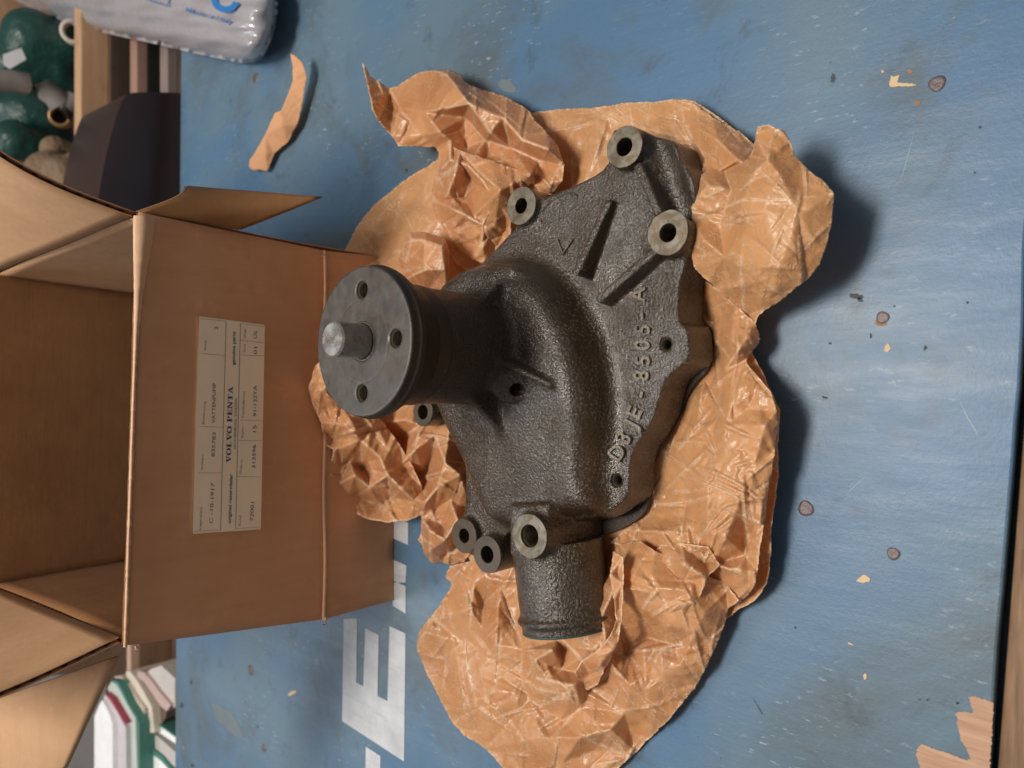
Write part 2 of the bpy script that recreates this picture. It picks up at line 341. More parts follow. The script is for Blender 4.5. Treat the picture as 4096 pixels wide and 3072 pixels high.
BLK7 = [tuple(Pmm(x, y, 56)[:2]) for x, y in ((2035,2020),(2196,2010),(2198,2206),(2035,2222))]
def sdf_body(p):
    z = p[:, 2]
    pl2 = sd_poly(p, PLATE)
    # plate with slight crown towards the middle and draft on the sides
    dz = z-ZP; side = pl2 - 0.05*(ZP-z)
    plate = smax(smax(side, dz, 1.6), 9.0-z, 0.5)
    v2 = sd_poly(p, VOL)
    rr = np.hypot(p[:, 0]-AX[0], p[:, 1]-AX[1])
    ztop = 64 - np.clip((AX[0]-18-p[:, 0])*0.16, 0, 14) + np.clip((p[:, 1]-300)*0.02, -1, 1)
    # sloping shoulder: high round the bearing tube, lower outwards
    wall = (v2 + (z-ZP)*0.24)/1.03
    vol = smax(wall, (z-ztop)*0.97, 9.0); vol = smax(vol, 20-z, 1)
    d = smin(plate, vol, 7.0)
    # outer low swell that carries the cast number
    d = smin(d, sd_cyl(p, AX[0], AX[1], 31.6, 40, 132, 1.5), 5.5)
    blk7 = sd_poly(p, BLK7); blk7 = smax(smax(blk7, z-56.5, 4.0), 10-z, 1); d = smin(d, blk7, 3.0)
    # outlet pipe and box end
    q = p-OA; t = q@OD.astype(np.float32); rad = np.linalg.norm(q-t[:, None]*OD.astype(np.float32), axis=1); L = float(np.linalg.norm(OB-OA))
    pipe = np.maximum(rad-26.6, np.maximum(2-t, t-L)); ring = np.hypot(rad-26.4, t-(L-7))-2.2
    pipe = smin(pipe, np.maximum(ring, -10-t), 1.5)
    d = smin(d, pipe, 2.5)
    for k in ('b1', 'b2', 'b3', 'b4', 'b5', 'b6', 'b7'):
        x, y, zt, r, h = B[k]; d = smin(d, sd_cyl(p, x, y, r, 9.2, zt, 0.5), 3.0 if k != 'b4' else 1.5)
    d = smin(d, sd_caps(p, (B['b4'][0], B['b4'][1]-10, 16), (B['b4'][0]+3, B['b4'][1]-32, 24), 9), 6)
    # rib towards the big threaded boss and fins at the tube foot
    d = smin(d, sd_rib(p, top(1900, 1760, 52), top(2070, 2120, 46), 2.2, 30), 6)
    d = smin(d, sd_rib(p, np.array([AX[0]-6, AX[1]-28, 78]), np.array([AX[0]-20, AX[1]-60, 66]), 1.5, 50), 3)
    d = smin(d, sd_rib(p, np.array([AX[0]+24, AX[1]-16, 80]), np.array([AX[0]+46, AX[1]-26, 64]), 1.8, 45), 3.5)
    d = smin(d, sd_rib(p, np.array([AX[0]-26, AX[1]-14, 84]), np.array([AX[0]-50, AX[1]-20, 58]), 1.8, 45), 4)
    # weep hole block
    wd = WP-np.array([AX[0], AX[1], 66]); wd = wd/np.linalg.norm(wd)
    blk = sd_caps(p, WP-wd*14+np.array([0, 0, 2]), WP-wd*6.0, 10.5, 10.0); blk = smax(blk, (p-WP.astype(np.float32))@np.array([wd[0]*.82, wd[1]*.82, .57], np.float32)+0.0, 1.5)
    d = smin(d, blk, 3.0)
    # pocket and channels
    d = smax(d, -sd_caps(p, top(2618, 560, 36), top(2712, 850, 36), 7.5, 8.5), 3.0)
    d = smax(d, -sd_caps(p, top(2515, 880, 47), top(2480, 1020, 47), 14.5, 15.0), 9.0)
    d = smax(d, -sd_caps(p, top(1985, 1090, 68), top(2075, 1085, 66), 6.0), 4.0)
    for (a, b), w in ((ribA, 2.2), (ribB, 2.2), (ribC, 2.3)): d = smin(d, sd_rib(p, a, b, w, 24, 0.8), 1.6)
    # holes
    for k in B:
        x, y, zt, r, h = B[k]; d = np.maximum(d, -sd_cyl(p, x, y, h, 12 if k != 'b7' else 30, 90, 0.2) if k != 'x' else d)
    for hx, r in ((H1, 3.3), (H2, 3.4)): d = np.maximum(d, -sd_cyl(p, hx[0], hx[1], r, 14, 60, 0.1))
    wa = np.array([wd[0]*.9, wd[1]*.9, .15]); wa /= np.linalg.norm(wa)
    d = np.maximum(d, -sd_caps(p, WP+wa*12, WP-wa*12, 3.9))
    d = np.maximum(d, -np.maximum(rad-22.9, 6-t))
    return d

PUMP_LOC = (AX[0]/1000, AX[1]/1000, 0.008)
pump = empty('water_pump', PUMP_LOC, 'oily cast iron water pump with round drive flange lying on crumpled brown paper', 'water pump')
V, Q = surface_nets(sdf_body, (-150, 178, 7), (150, 392, 136), 0.8)
V /= 1000
body = mesh_np('cast_housing', V, Q, M_CAST, pump, True)
# wet oil lies in hollows and along the foot of the volute
def oil_field(V):
    p = V*1000; o = np.zeros(len(p)); v2 = sd_poly(p, VOL)
    o += 0.95*np.exp(-((v2-2.0)/5.0)**2)*(p[:, 2] < 48)*np.clip((250-p[:, 1])/16, 0, 1)
    o += 0.7*np.exp(-((v2+4.0)/6.0)**2)*(p[:, 2] < 56)
    for (x, y, z, r, a) in ((2440, 1900, 38, 17, 1.0), (2420, 1115, 38, 11, 1.0), (2110, 2230, 40, 10, .7), (2300, 2150, 40, 10, .6), (2300, 1150, 50, 16, .6), (2230, 1080, 40, 16, .6), (2130, 1330, 66, 15, .8), (2270, 1560, 64, 9, .8), (2330, 1960, 46, 16, .6), (2150, 1960, 52, 14, .35), (2180,2350,50,24,.55)):
        c = Pmm(x, y, z); o += a*np.exp(-(np.linalg.norm(p-c, axis=1)/r)**2)
    return np.clip(o, 0, 1)
at = body.data.attributes.new('oil', 'FLOAT', 'POINT'); co = np.empty(len(body.data.vertices)*3, np.float32); body.data.vertices.foreach_get('co', co)
at.data.foreach_set('value', oil_field(co.reshape(-1, 3).astype(float)).astype(np.float32))
ff = co.reshape(-1, 3)*1000; rf = np.hypot(ff[:, 0]-AX[0], ff[:, 1]-AX[1]); body.data.attributes.new('fine', 'FLOAT', 'POINT').data.foreach_set('value', (np.clip((40-rf)/6, 0, 1)*np.clip((ff[:, 2]-64)/14, 0, 1)).astype(np.float32))
print('body', len(V), len(Q), time.time()-T0)

def lathe(name, prof, cx, cy, mat, parent, n=64, closed=False, cap=False, wob=0.0):
    V = []; Fs = []; zb = prof[0][1]
    for i, (r, z) in enumerate(prof):
        for k in range(n):
            a = 2*math.pi*k/n; rr = r + (wob*(math.sin(3*a+cx)+.7*math.sin(7*a+cy)+.5*math.sin(13*a+cx)) if i < 3 else 0); V.append((rr*math.cos(a)/1000, rr*math.sin(a)/1000, (z-zb)/1000))
    for i in range(len(prof)-1):
        for k in range(n):
            k2 = (k+1) % n; Fs.append((i*n+k, i*n+k2, (i+1)*n+k2, (i+1)*n+k))
    if cap: Fs.append(tuple((len(prof)-1)*n+k for k in range(n)))
    o = mesh_py(name, V, Fs, mat, parent, True); o.location = (cx/1000, cy/1000, zb/1000)
    es = o.modifiers.new('edges', 'EDGE_SPLIT'); es.split_angle = math.radians(32); return o
def thread(name, cx, cy, r, z0, z1, mat, parent, pitch=1.5):
    prof = []; z = z1
    while z > z0: prof += [(r, z), (r-0.62, z-pitch*0.5)]; z -= pitch
    prof.append((0.01, z))
    o = lathe(name, prof, cx, cy, mat, parent, 32); o.data.polygons.foreach_set('use_smooth', [False]*len(o.data.polygons)); return o
# thin backing plate under the casting
BP = [tuple(Pmm(x, y, 8)[:2]) for x, y in [(2600,580),(2660,600),(2720,640),(2790,740),(2820,860),(2810,1000),(2790,1150),(2800,1280),(2850,1320),(2850,1470),(2770,1540),(2725,1650),(2640,1800),(2604,1870),(2606,2010),(2560,2080),(2430,2140),(2300,2150),(2150,2180),(2000,2260),(1960,2150),(1950,1900),(1930,1700),(1900,1500),(1900,1300),(1960,1150),(2060,1010),(2140,900),(2250,820),(2400,760),(2520,640)]]
BP = chaikin(BP, 2)
def prism(name, poly, z0, z1, mat, parent, bev=0.3):
    bm = bmesh.new(); n = len(poly); a = [bm.verts.new((x/1000, y/1000, z0/1000)) for x, y in poly]; b = [bm.verts.new((x/1000, y/1000, z1/1000)) for x, y in poly]
    bm.faces.new(b); bm.faces.new(a[::-1])
    for i in range(n): bm.faces.new((a[i], a[(i+1) % n], b[(i+1) % n], b[i]))
    bmesh.ops.recalc_face_normals(bm, faces=bm.faces)
    me = bpy.data.meshes.new(name); bm.to_mesh(me); bm.free(); return link_mesh(name, me, mat, parent)
prism('backing_plate', BP, 6.2, 9.4, M_DARK, pump)
# boss faces, bores and threads
for k in ('b1', 'b2', 'b3', 'b4', 'b5', 'b6', 'b7'):
    x, y, zt, r, h = B[k]; m = M_RINGD if k in ('b4', 'b5', 'b6') else M_RING
    rr = r-0.15
    bf = lathe('boss_face', [(rr, zt-0.3), (rr, zt+0.05), (rr-0.12, zt+0.12), (h+0.25, zt+0.12), (h, zt-0.15), (h, zt-4)], x, y, m, pump, 72, wob=0.13); bf.data.polygons.foreach_set('use_smooth', [False]*len(bf.data.polygons))
x, y, zt, r, h = B['b7']; thread('thread', x, y, h, 32, zt-1.5, M_THREAD, pump, 1.8)
thread('thread', H1[0], H1[1], 3.3, 16, ZP-0.6, M_THREAD, pump, 1.2); thread('thread', H2[0], H2[1], 3.4, 16, ZP-0.8, M_THREAD, pump, 1.2)
# drive hub with flange
FH = [(AX[0]+26*math.cos(a), AX[1]+26*math.sin(a)) for a in (0.04, math.pi/2+0.04, math.pi+0.04, -math.pi/2+0.04)]
def sdf_hub(p):
    rr = np.hypot(p[:, 0]-AX[0], p[:, 1]-AX[1]); z = p[:, 2]
    d = sd_cyl(p, AX[0], AX[1], 38.0, 136, 145, 0.7)
    cone = np.maximum((rr-(32.3+np.clip(z-121,0,99)*0.36))*0.92, np.maximum(z-139, 112-z)); d = smin(d, cone, 3.5)
    d = np.maximum(d, -np.maximum(rr-9.9, 143.2-z))
    d = np.maximum(d, -np.maximum(np.abs(rr-21.0)-0.25, 144.75-z))
    for x, y in FH: d = np.maximum(d, -sd_cyl(p, x, y, 4.3, 128, 160, 0.1)); 
    for x, y in FH: d = np.maximum(d, -(np.hypot(p[:, 0]-x, p[:, 1]-y)-4.3-(z-144.4)) if True else d)
    return d
def sdf_hub2(p):
    return sdf_hub(p)
V, Q = surface_nets(sdf_hub2, (AX[0]-41, AX[1]-41, 110), (AX[0]+41, AX[1]+41, 148), 0.5)
V /= 1000
V -= np.array([AX[0]/1000, AX[1]/1000, 0.1])
hub = mesh_np('drive_flange', V, Q, M_FLANGE, pump, True); hub.location = (AX[0]/1000, AX[1]/1000, 0.1); bpy.context.view_layer.update()
hub.data.materials.append(M_DARK)
pol = hub.data.polygons; cz = np.empty(len(pol)*3, np.float32); pol.foreach_get('center', cz); cz = cz.reshape(-1, 3)
nr = np.empty(len(pol)*3, np.float32); pol.foreach_get('normal', nr); nr = nr.reshape(-1, 3)
pol.foreach_set('material_index', ((cz[:, 2] < 0.0436)).astype(np.int32))
for x, y in FH:
    o = thread('thread', x-AX[0], y-AX[1], 4.3, 29, 44.0, M_THREAD, None, 1.45); o.parent = hub
lathe('drive_shaft', [(8.8, 120), (8.8, 161.7), (8.0, 162.6), (0.01, 162.6)], AX[0], AX[1], M_SHAFT, pump, 96)
lathe('shaft_collar', [(9.95, 143.0), (9.9, 144.6), (9.3, 144.7), (9.2, 143.2), (8.8, 143.0)], AX[0], AX[1], M_RING, pump, 64)
# weep hole bore, outlet rim
rim = []
def pipe_ring(name, prof, mat):
    ex = np.cross(OD, [0, 0, 1]); ex /= np.linalg.norm(ex); ey = np.cross(ex, OD); V = []; Fs = []; n = 80
    for (r, t) in prof:
        for k in range(n):
            a = 2*math.pi*k/n; V.append(tuple((OB+OD*t+ex*r*math.cos(a)+ey*r*math.sin(a))/1000))
    for i in range(len(prof)-1):
        for k in range(n): k2 = (k+1) % n; Fs.append((i*n+k, i*n+k2, (i+1)*n+k2, (i+1)*n+k))
    return mesh_py(name, V, Fs, mat, pump, True)
pipe_ring('outlet_rim', [(26.7, -0.6), (26.75, 0.15), (26.2, 0.6), (23.4, 0.6), (22.8, -1.5)], M_GREEN)

# ------------------------------------------------------------------ lettering
def glyph_mesh(s, font=None, bold=0.0, ext=0.0):
    cu = bpy.data.curves.new('txt', 'FONT'); cu.body = s; cu.size = 1.0; cu.extrude = ext; cu.offset = bold; cu.resolution_u = 4
    o = bpy.data.objects.new('txt', cu); COL.objects.link(o); bpy.context.view_layer.update()
    me = bpy.data.meshes.new_from_object(o.evaluated_get(bpy.context.evaluated_depsgraph_get()))
    V = np.array([v.co[:] for v in me.vertices]); Fs = [tuple(p.vertices) for p in me.polygons]
    bpy.data.objects.remove(o); bpy.data.curves.remove(cu); bpy.data.meshes.remove(me); return V, Fs
SERIF = {}
def _serif():
    def box(x0, y0, x1, y1): return [(x0, y0), (x1, y0), (x1, y1), (x0, y1)]
    def ring(cx, cy, rx, ry, ix, iy, a0=0, a1=360, n=20):
        q = []
        for k in range(n):
            a = math.radians(a0+(a1-a0)*k/n); b = math.radians(a0+(a1-a0)*(k+1)/n)
            q.append([(cx+ix*math.cos(a), cy+iy*math.sin(a)), (cx+rx*math.cos(a), cy+ry*math.sin(a)), (cx+rx*math.cos(b), cy+ry*math.sin(b)), (cx+ix*math.cos(b), cy+iy*math.sin(b))])
        return q
    SERIF['V'] = (0.86, [[(0.10,.95),(0.36,.95),(0.52,.0),(0.38,.0)], [(0.68,.95),(0.78,.95),(0.52,.0),(0.42,.0)], box(0,.93,.46,1.02), box(.58,.93,.88,1.02)])
    SERIF['O'] = (0.92, ring(.44, .5, .44, .52, .21, .43))
    SERIF['L'] = (0.74, [box(.10,.04,.33,.97), box(0,.93,.44,1.0), box(0,0,.66,.08), [(.56,.06),(.66,.06),(.68,.34),(.62,.34)]])
    SERIF['P'] = (0.76, [box(.10,.04,.33,.97), box(0,.93,.44,1.0), box(0,0,.44,.08)] + ring(.40, .73, .30, .27, .10, .20, -90, 90, 12) + [box(.3,.93,.42,1.0), box(.3,.46,.42,.53)])
    SERIF['E'] = (0.76, [box(.10,.04,.33,.97), box(0,.92,.66,1.0), box(0,0,.68,.08), box(.3,.46,.5,.54), [(.56,.92),(.66,.92),(.66,.70),(.61,.70)], [(.56,.08),(.68,.08),(.70,.32),(.63,.32)], box(.47,.36,.53,.64)])
    SERIF['N'] = (0.92, [box(.12,.04,.22,.97), box(.68,.0,.78,.97), [(.10,.97),(.34,.97),(.78,.0),(.60,.0)], box(0,.93,.32,1.0), box(0,0,.34,.08), box(.56,.93,.90,1.0)])
    SERIF['T'] = (0.80, [box(.28,.04,.51,.97), box(.0,.92,.79,1.0), box(.16,0,.63,.08), [(0,.94),(.09,.94),(.05,.68),(0,.68)], [(.70,.94),(.79,.94),(.79,.68),(.74,.68)]])
    SERIF['A'] = (0.90, [[(.12,.04),(.22,.04),(.46,.98),(.38,.98)], [(.36,.98),(.50,.98),(.80,.04),(.56,.04)], box(.22,.28,.66,.35), box(0,0,.32,.08), box(.48,0,.90,.08)])
    SERIF[' '] = (0.40, [])
_serif()
def serif_mesh(s):
    V = []; Fs = []; x = 0
    for ch in s:
        w, polys = SERIF[ch]
        for q in polys:
            b = len(V); V += [(x+px, py, 0) for px, py in q]; Fs.append(tuple(range(b, b+len(q))))
        x += w
    return np.array(V), Fs
def mono_adj(s): return s
def print_text(name, s, start, end, cap, place, mat, parent, bold=0.0, serif=False, label=None, squeeze=True):
    """flat lettering whose base line runs between two picture points of the surface it is printed on"""
    V, Fs = serif_mesh(s) if serif else glyph_mesh(s, bold=bold)
    caph = 1.0 if serif else 0.69
    x0 = V[:, 0].min(); L = V[:, 0].max()-x0
    st = np.array(start, float); en = np.array(end, float); d = en-st; ln = np.linalg.norm(d); dn = d/ln; up = np.array([dn[1], -dn[0]])  # reading up = picture left
    if up[0] > 0 and abs(dn[1]) > .5: up = -up
    out = []
    for v in V:
        q = st + dn*((v[0]-x0)/L*ln) + up*(v[1]/caph*cap); out.append(tuple(place(q[0], q[1])))
    o = mesh_py(name, out, Fs, mat, parent)
    return o

def fixn(o):
    bm = bmesh.new(); bm.from_mesh(o.data); bmesh.ops.remove_doubles(bm, verts=bm.verts, dist=1e-7); bmesh.ops.recalc_face_normals(bm, faces=bm.faces); bm.to_mesh(o.data); bm.free()
# ------------------------------------------------------------------ raised casting marks
def cast_mark(s, px, py, ang, cap, z, hgt=1.0, name='cast_digit', wid=1.0):
    V, Fs = glyph_mesh(s, bold=0.018, ext=0.5)
    cx = (V[:, 0].min()+V[:, 0].max())/2; dn = np.array([math.sin(ang), -math.cos(ang)]); up = np.array([-math.cos(ang), -math.sin(ang)])
    out = []
    for v in V:
        q = np.array([px, py]) + dn*((v[0]-cx)/0.69*cap*wid) + up*((v[1]-0.345)/0.69*cap)
        zz = z + (hgt if v[2] > 0 else -1.2)
        b = Pmm(q[0], q[1], z); out.append((b[0]/1000, b[1]/1000, zz/1000))
    o = mesh_py(name, out, Fs, M_MARKC, pump); fixn(o); return o
marks = [('D',2472,1809,.62),('3',2499,1751,.50),('J',2527,1697,.50),('E',2543,1648,.42),('-',2561,1577,.20),('8',2570,1503,.05),('5',2575,1443,0),('0',2574,1381,0),('5',2574,1319,0),('-',2563,1264,-.05),('A',2556,1180,0.0)]
for ch, x, y, a in marks: cast_mark(ch, x, y, a, 58, ZP+(1.0 if a > .45 else 0), 1.6)
tri = [(2228,955),(2284,968),(2250,1010)]
def tube_path(name, pts, r, mat, parent, closed=False, n=6):
    pts = [np.array(p, float) for p in pts]; V = []; Fs = []; m = len(pts)
    for i, p in enumerate(pts):
        a = pts[(i-1) % m] if closed or i > 0 else p; b = pts[(i+1) % m] if closed or i < m-1 else p
        t = b-a; t /= np.linalg.norm(t)+1e-12; u = np.cross(t, [0, 0, 1.0])
        if np.linalg.norm(u) < 1e-3: u = np.cross(t, [0, 1.0, 0])
        u /= np.linalg.norm(u); w = np.cross(t, u)
        for k in range(n): an = 2*math.pi*k/n; V.append(tuple(p+r*(u*math.cos(an)+w*math.sin(an))))
    for i in range(m if closed else m-1):
        j = (i+1) % m
        for k in range(n): Fs.append((i*n+k, i*n+(k+1) % n, j*n+(k+1) % n, j*n+k))
    o = mesh_py(name, V, Fs, mat, parent, True); fixn(o); return o
tube_path('cast_triangle', [P(2228, 952, .0347), P(2290, 962, .0347), P(2252, 1014, .0347)], 0.0011, M_MARKC, pump, True)
tube_path('cast_oval_border', [P(2235+88*math.cos(a)*math.cos(-.62)-38*math.sin(a)*math.sin(-.62), 832+88*math.cos(a)*math.sin(-.62)+38*math.sin(a)*math.cos(-.62), .0340) for a in np.linspace(0, 2*math.pi, 40, endpoint=False)], 0.0005, M_CAST, pump, True)
print('pump', time.time()-T0)

# ------------------------------------------------------------------ crumpled paper
def resample(poly, step):
    out = []
    for i in range(len(poly)):
        a = np.array(poly[i], float); b = np.array(poly[(i+1) % len(poly)], float); n = max(1, int(np.hypot(*(b-a)[:2])/step))
        for k in range(n): out.append(a+(b-a)*k/n)
    return np.array(out)
def tin_raster(pts, vals, x0, y0, nx, ny, step):
    r = delaunay_2d_cdt([Vector((float(a), float(b))) for a, b in pts], [], [], 0, 1e-9); G = np.zeros((nx, ny), np.float32)
    vs = np.array([v[:] for v in r[0]]); src = [o[0] if o else 0 for o in r[3]]; vv = np.array([vals[s] for s in src])
    for t in r[2]:
        if len(t) != 3: continue
        A, Bq, Cq = vs[t[0]], vs[t[1]], vs[t[2]]
        ix0 = max(0, int((min(A[0], Bq[0], Cq[0])-x0)/step)); ix1 = min(nx-1, int((max(A[0], Bq[0], Cq[0])-x0)/step)+1)
        iy0 = max(0, int((min(A[1], Bq[1], Cq[1])-y0)/step)); iy1 = min(ny-1, int((max(A[1], Bq[1], Cq[1])-y0)/step)+1)
        if ix1 < ix0 or iy1 < iy0: continue
        X, Y = np.meshgrid(x0+np.arange(ix0, ix1+1)*step, y0+np.arange(iy0, iy1+1)*step, indexing='ij')
        det = (Bq[1]-Cq[1])*(A[0]-Cq[0])+(Cq[0]-Bq[0])*(A[1]-Cq[1])
        if abs(det) < 1e-9: continue
        l1 = ((Bq[1]-Cq[1])*(X-Cq[0])+(Cq[0]-Bq[0])*(Y-Cq[1]))/det; l2 = ((Cq[1]-A[1])*(X-Cq[0])+(A[0]-Cq[0])*(Y-Cq[1]))/det; l3 = 1-l1-l2
        m = (l1 > -1e-4) & (l2 > -1e-4) & (l3 > -1e-4); s = G[ix0:ix1+1, iy0:iy1+1]; s[m] = (l1*vv[t[0]]+l2*vv[t[1]]+l3*vv[t[2]])[m]
    return G
def sample(G, x, y, x0, y0, step):
    fx = np.clip((x-x0)/step, 0, G.shape[0]-1.001); fy = np.clip((y-y0)/step, 0, G.shape[1]-1.001); i = fx.astype(int); j = fy.astype(int); a = fx-i; b = fy-j
    return G[i, j]*(1-a)*(1-b)+G[i+1, j]*a*(1-b)+G[i, j+1]*(1-a)*b+G[i+1, j+1]*a*b
def blur(G, n):
    for _ in range(n):
        G = np.pad(G, 1, mode='edge'); G = (G[:-2, 1:-1]+G[2:, 1:-1]+G[1:-1, :-2]+G[1:-1, 2:]+2*G[1:-1, 1:-1])/6
    return G
def paper(name, outline, inner, amps, parent, seed, step=6.0, jag=2.0, layer=0.0, smooth=3, zmin=1.3, stretch=(1, 1, 0)):
    """outline / inner: picture x, y and the height in mm of the sheet there; amps = crumple heights (coarse, middle, fine) in mm"""
    kz = {'folded_lobe': 0.84, 'crinkled_side': 0.76}.get(name, 1.0)
    outline = [(a, b, c*kz) for a, b, c in outline]; inner = [(a, b, c*kz) for a, b, c in inner]
    rng = np.random.default_rng(seed)
    ol = resample([(a, b, c) for a, b, c in outline], 7.0)
    nrm = np.roll(ol, -1, 0)-np.roll(ol, 1, 0); nrm = np.stack([nrm[:, 1], -nrm[:, 0]], 1); nrm /= np.linalg.norm(nrm, axis=1)[:, None]+1e-9
    s = np.arange(len(ol)); j = np.zeros(len(ol))
    for f, a in ((0.11, 1.6), (0.37, 0.8), (0.9, 0.6)): j += a*np.sin(s*f+rng.uniform(0, 6))*np.sin(s*f*0.37+rng.uniform(0, 6))
    j += rng.normal(0, 0.45, len(ol)); ol[:, :2] += nrm*(j*jag)[:, None]
    x0, y0 = ol[:, 0].min()-30, ol[:, 1].min()-30; x1, y1 = ol[:, 0].max()+30, ol[:, 1].max()+30; gs = 3.2
    nx, ny = int((x1-x0)/gs)+2, int((y1-y0)/gs)+2
    far = [(x0-200, y0-200), (x1+200, y0-200), (x1+200, y1+200), (x0-200, y1+200)]
    cp = [(a, b) for a, b, c in outline]+[(a, b) for a, b, c in inner]; cv = [c for a, b, c in outline]+[c for a, b, c in inner]
    mean = float(np.mean(cv)); base = blur(tin_raster(cp+far, cv+[mean]*4, x0, y0, nx, ny, gs), smooth)
    ca, sa = math.cos(stretch[2]), math.sin(stretch[2])
    def lev(sp, amp, soft):
        n = int((x1-x0+400)*(y1-y0+400)/(sp*sp)); R_max = max(x1-x0, y1-y0)+400
        q = rng.uniform(-R_max*0.75, R_max*0.75, (int((1.5*R_max/sp)**2/(stretch[0]*stretch[1])), 2))
        q[:, 0] *= stretch[0]; q[:, 1] *= stretch[1]
        q = np.stack([q[:, 0]*ca-q[:, 1]*sa, q[:, 0]*sa+q[:, 1]*ca], 1) + [(x0+x1)/2, (y0+y1)/2]
        k = (q[:, 0] > x0-200) & (q[:, 0] < x1+200) & (q[:, 1] > y0-200) & (q[:, 1] < y1+200); q = q[k]
        v = rng.uniform(-1, 1, len(q)); v = np.sign(v)*np.abs(v)**0.8*amp
        return blur(tin_raster([tuple(a) for a in q], list(v), x0, y0, nx, ny, gs), soft)
    gx, gy = np.meshgrid(x0+np.arange(nx)*gs, y0+np.arange(ny)*gs, indexing='ij')
    def soft_mask(sp):
        mm = rng.uniform((x0-150, y0-150), (x1+150, y1+150), (max(8, int((x1-x0+300)*(y1-y0+300)/sp**2)), 2))
        return np.clip(blur(tin_raster([tuple(a) for a in mm], list(rng.uniform(-0.3, 1.3, len(mm))), x0, y0, nx, ny, gs), 4), 0.2, 1)
    L1 = lev(165, amps[0]*1.15, 0); L2 = lev(66, amps[1]*1.0, 0)*soft_mask(220); L3 = lev(27, amps[2]*2.3, 0)*soft_mask(170)
    # pinched ridges and valleys
    LR = np.zeros_like(L1); nr = int((x1-x0)*(y1-y0)/ (72*72))
    for _ in range(nr):
        cx, cy = rng.uniform(x0, x1), rng.uniform(y0, y1); an = rng.uniform(0, math.pi); ln = rng.uniform(50, 190); w = rng.uniform(6, 19); am = rng.choice([-1, 1, 1])*rng.uniform(0.25, 1.0)*amps[1]*1.15
        u = (gx-cx)*math.cos(an)+(gy-cy)*math.sin(an); v = -(gx-cx)*math.sin(an)+(gy-cy)*math.cos(an)+rng.uniform(-.0012, .0012)*u*u
        wl = w*(1-0.6*np.clip(u/ln, -1, 1)); LR += am*np.clip(1-np.abs(v)/wl, 0, 1)*np.clip(1.3*(1-np.abs(u)/ln), 0, 1)
    Z = base+L1+L2+L3+LR
    tot = Z.copy(); lap = np.abs(np.roll(L1, 1, 0)+np.roll(L1, -1, 0)+np.roll(L1, 1, 1)+np.roll(L1, -1, 1)-4*L1)/max(0.3, amps[0])*5.0
    lap2 = np.abs(np.roll(L2, 1, 0)+np.roll(L2, -1, 0)+np.roll(L2, 1, 1)+np.roll(L2, -1, 1)-4*L2)/max(0.3, amps[1])*1.6
    lb = np.abs(np.roll(base, 2, 0)+np.roll(base, -2, 0)+np.roll(base, 2, 1)+np.roll(base, -2, 1)-4*base)*0.35
    lap3 = np.abs(np.roll(LR, 1, 0)+np.roll(LR, -1, 0)+np.roll(LR, 1, 1)+np.roll(LR, -1, 1)-4*LR)/max(0.3, amps[1])*2.2
    cr = np.clip(lap*1.2+lap2*0.9+lap3*1.2+lb*1.2-0.30, 0, 1)
    # grid points inside the outline
    X, Y = np.meshgrid(np.arange(x0, x1, step), np.arange(y0, y1, step), indexing='ij'); X = X.ravel(); Y = Y.ravel()
    X = X+rng.uniform(-1.6, 1.6, len(X)); Y = Y+rng.uniform(-1.6, 1.6, len(Y))
    d = sd_poly(np.stack([X, Y], 1), [tuple(a[:2]) for a in ol]); k = d < -step*0.55; X = X[k]; Y = Y[k]
    pts = [Vector((float(a), float(b))) for a, b in ol[:, :2]]+[Vector((float(a), float(b))) for a, b in zip(X, Y)]
    n = len(ol); r = delaunay_2d_cdt(pts, [(i, (i+1) % n) for i in range(n)], [], 1, 1e-6)
    vs = np.array([v[:] for v in r[0]]); tri = np.array([t for t in r[2] if len(t) == 3])
    z = sample(Z, vs[:, 0], vs[:, 1], x0, y0, gs); z = np.maximum(z, zmin+0.15*np.clip(z-zmin, -4, 0)); z = np.maximum(z, 0.7)
    W3 = Pvec(vs[:, 0], vs[:, 1], z/1000)
    o = mesh_np(name, W3, tri, M_PAPER, parent, True)
    c = sample(cr, vs[:, 0], vs[:, 1], x0, y0, gs); dd = -sd_poly(vs, [tuple(a[:2]) for a in ol]); c = np.maximum(c, 0.8*(dd < 5))
    if len(o.data.vertices) == len(c):
        o.data.attributes.new('crease', 'FLOAT', 'POINT').data.foreach_set('value', c.astype(np.float32))
        o.data.attributes.new('layer', 'FLOAT', 'POINT').data.foreach_set('value', np.full(len(c), layer, np.float32))
    m = o.modifiers.new('thickness', 'SOLIDIFY'); m.thickness = 0.00009; m.offset = -1
    return o
wrap = empty('wrapping_paper', tuple(P(2300, 1500, 0.001)), 'torn crumpled brown waxed paper spread out underneath the pump', 'wrapping paper')
# sheet under and behind the pump
paper('flat_sheet', [(1345,1095,50),(1372,1010,26),(1430,905,12),(1500,820,10),(1570,755,9),(1640,705,9),(1740,645,6),(1850,560,4),(2000,480,4),(2120,452,3),(2230,436,3),(2350,430,4),(2480,415,3),(2600,410,5),(2700,395,8),(2775,402,10),(2900,485,6),(3000,560,4),(3090,650,3),(3120,800,3),(3080,1000,3),(3020,1250,3),(3000,1600,3),(2950,2000,3),(2800,2300,3),(2400,2450,3),(2000,2400,3),(1850,2200,4),(1800,1900,5),(1700,1600,8),(1560,1400,16),(1450,1300,26)],
      [(1500,1000,12),(1560,900,15),(1650,850,13),(1700,1050,10),(1560,1150,22),(1800,900,8),(2500,600,5),(2750,560,9),(2650,480,10),(2200,500,7),(2900,700,8),(2000,700,6),(2400,1500,3),(2300,1900,3),(2100,1300,4),(2600,1000,4)], (1.9, 0.9, 0.12), wrap, 11, step=5.2, layer=0.35)
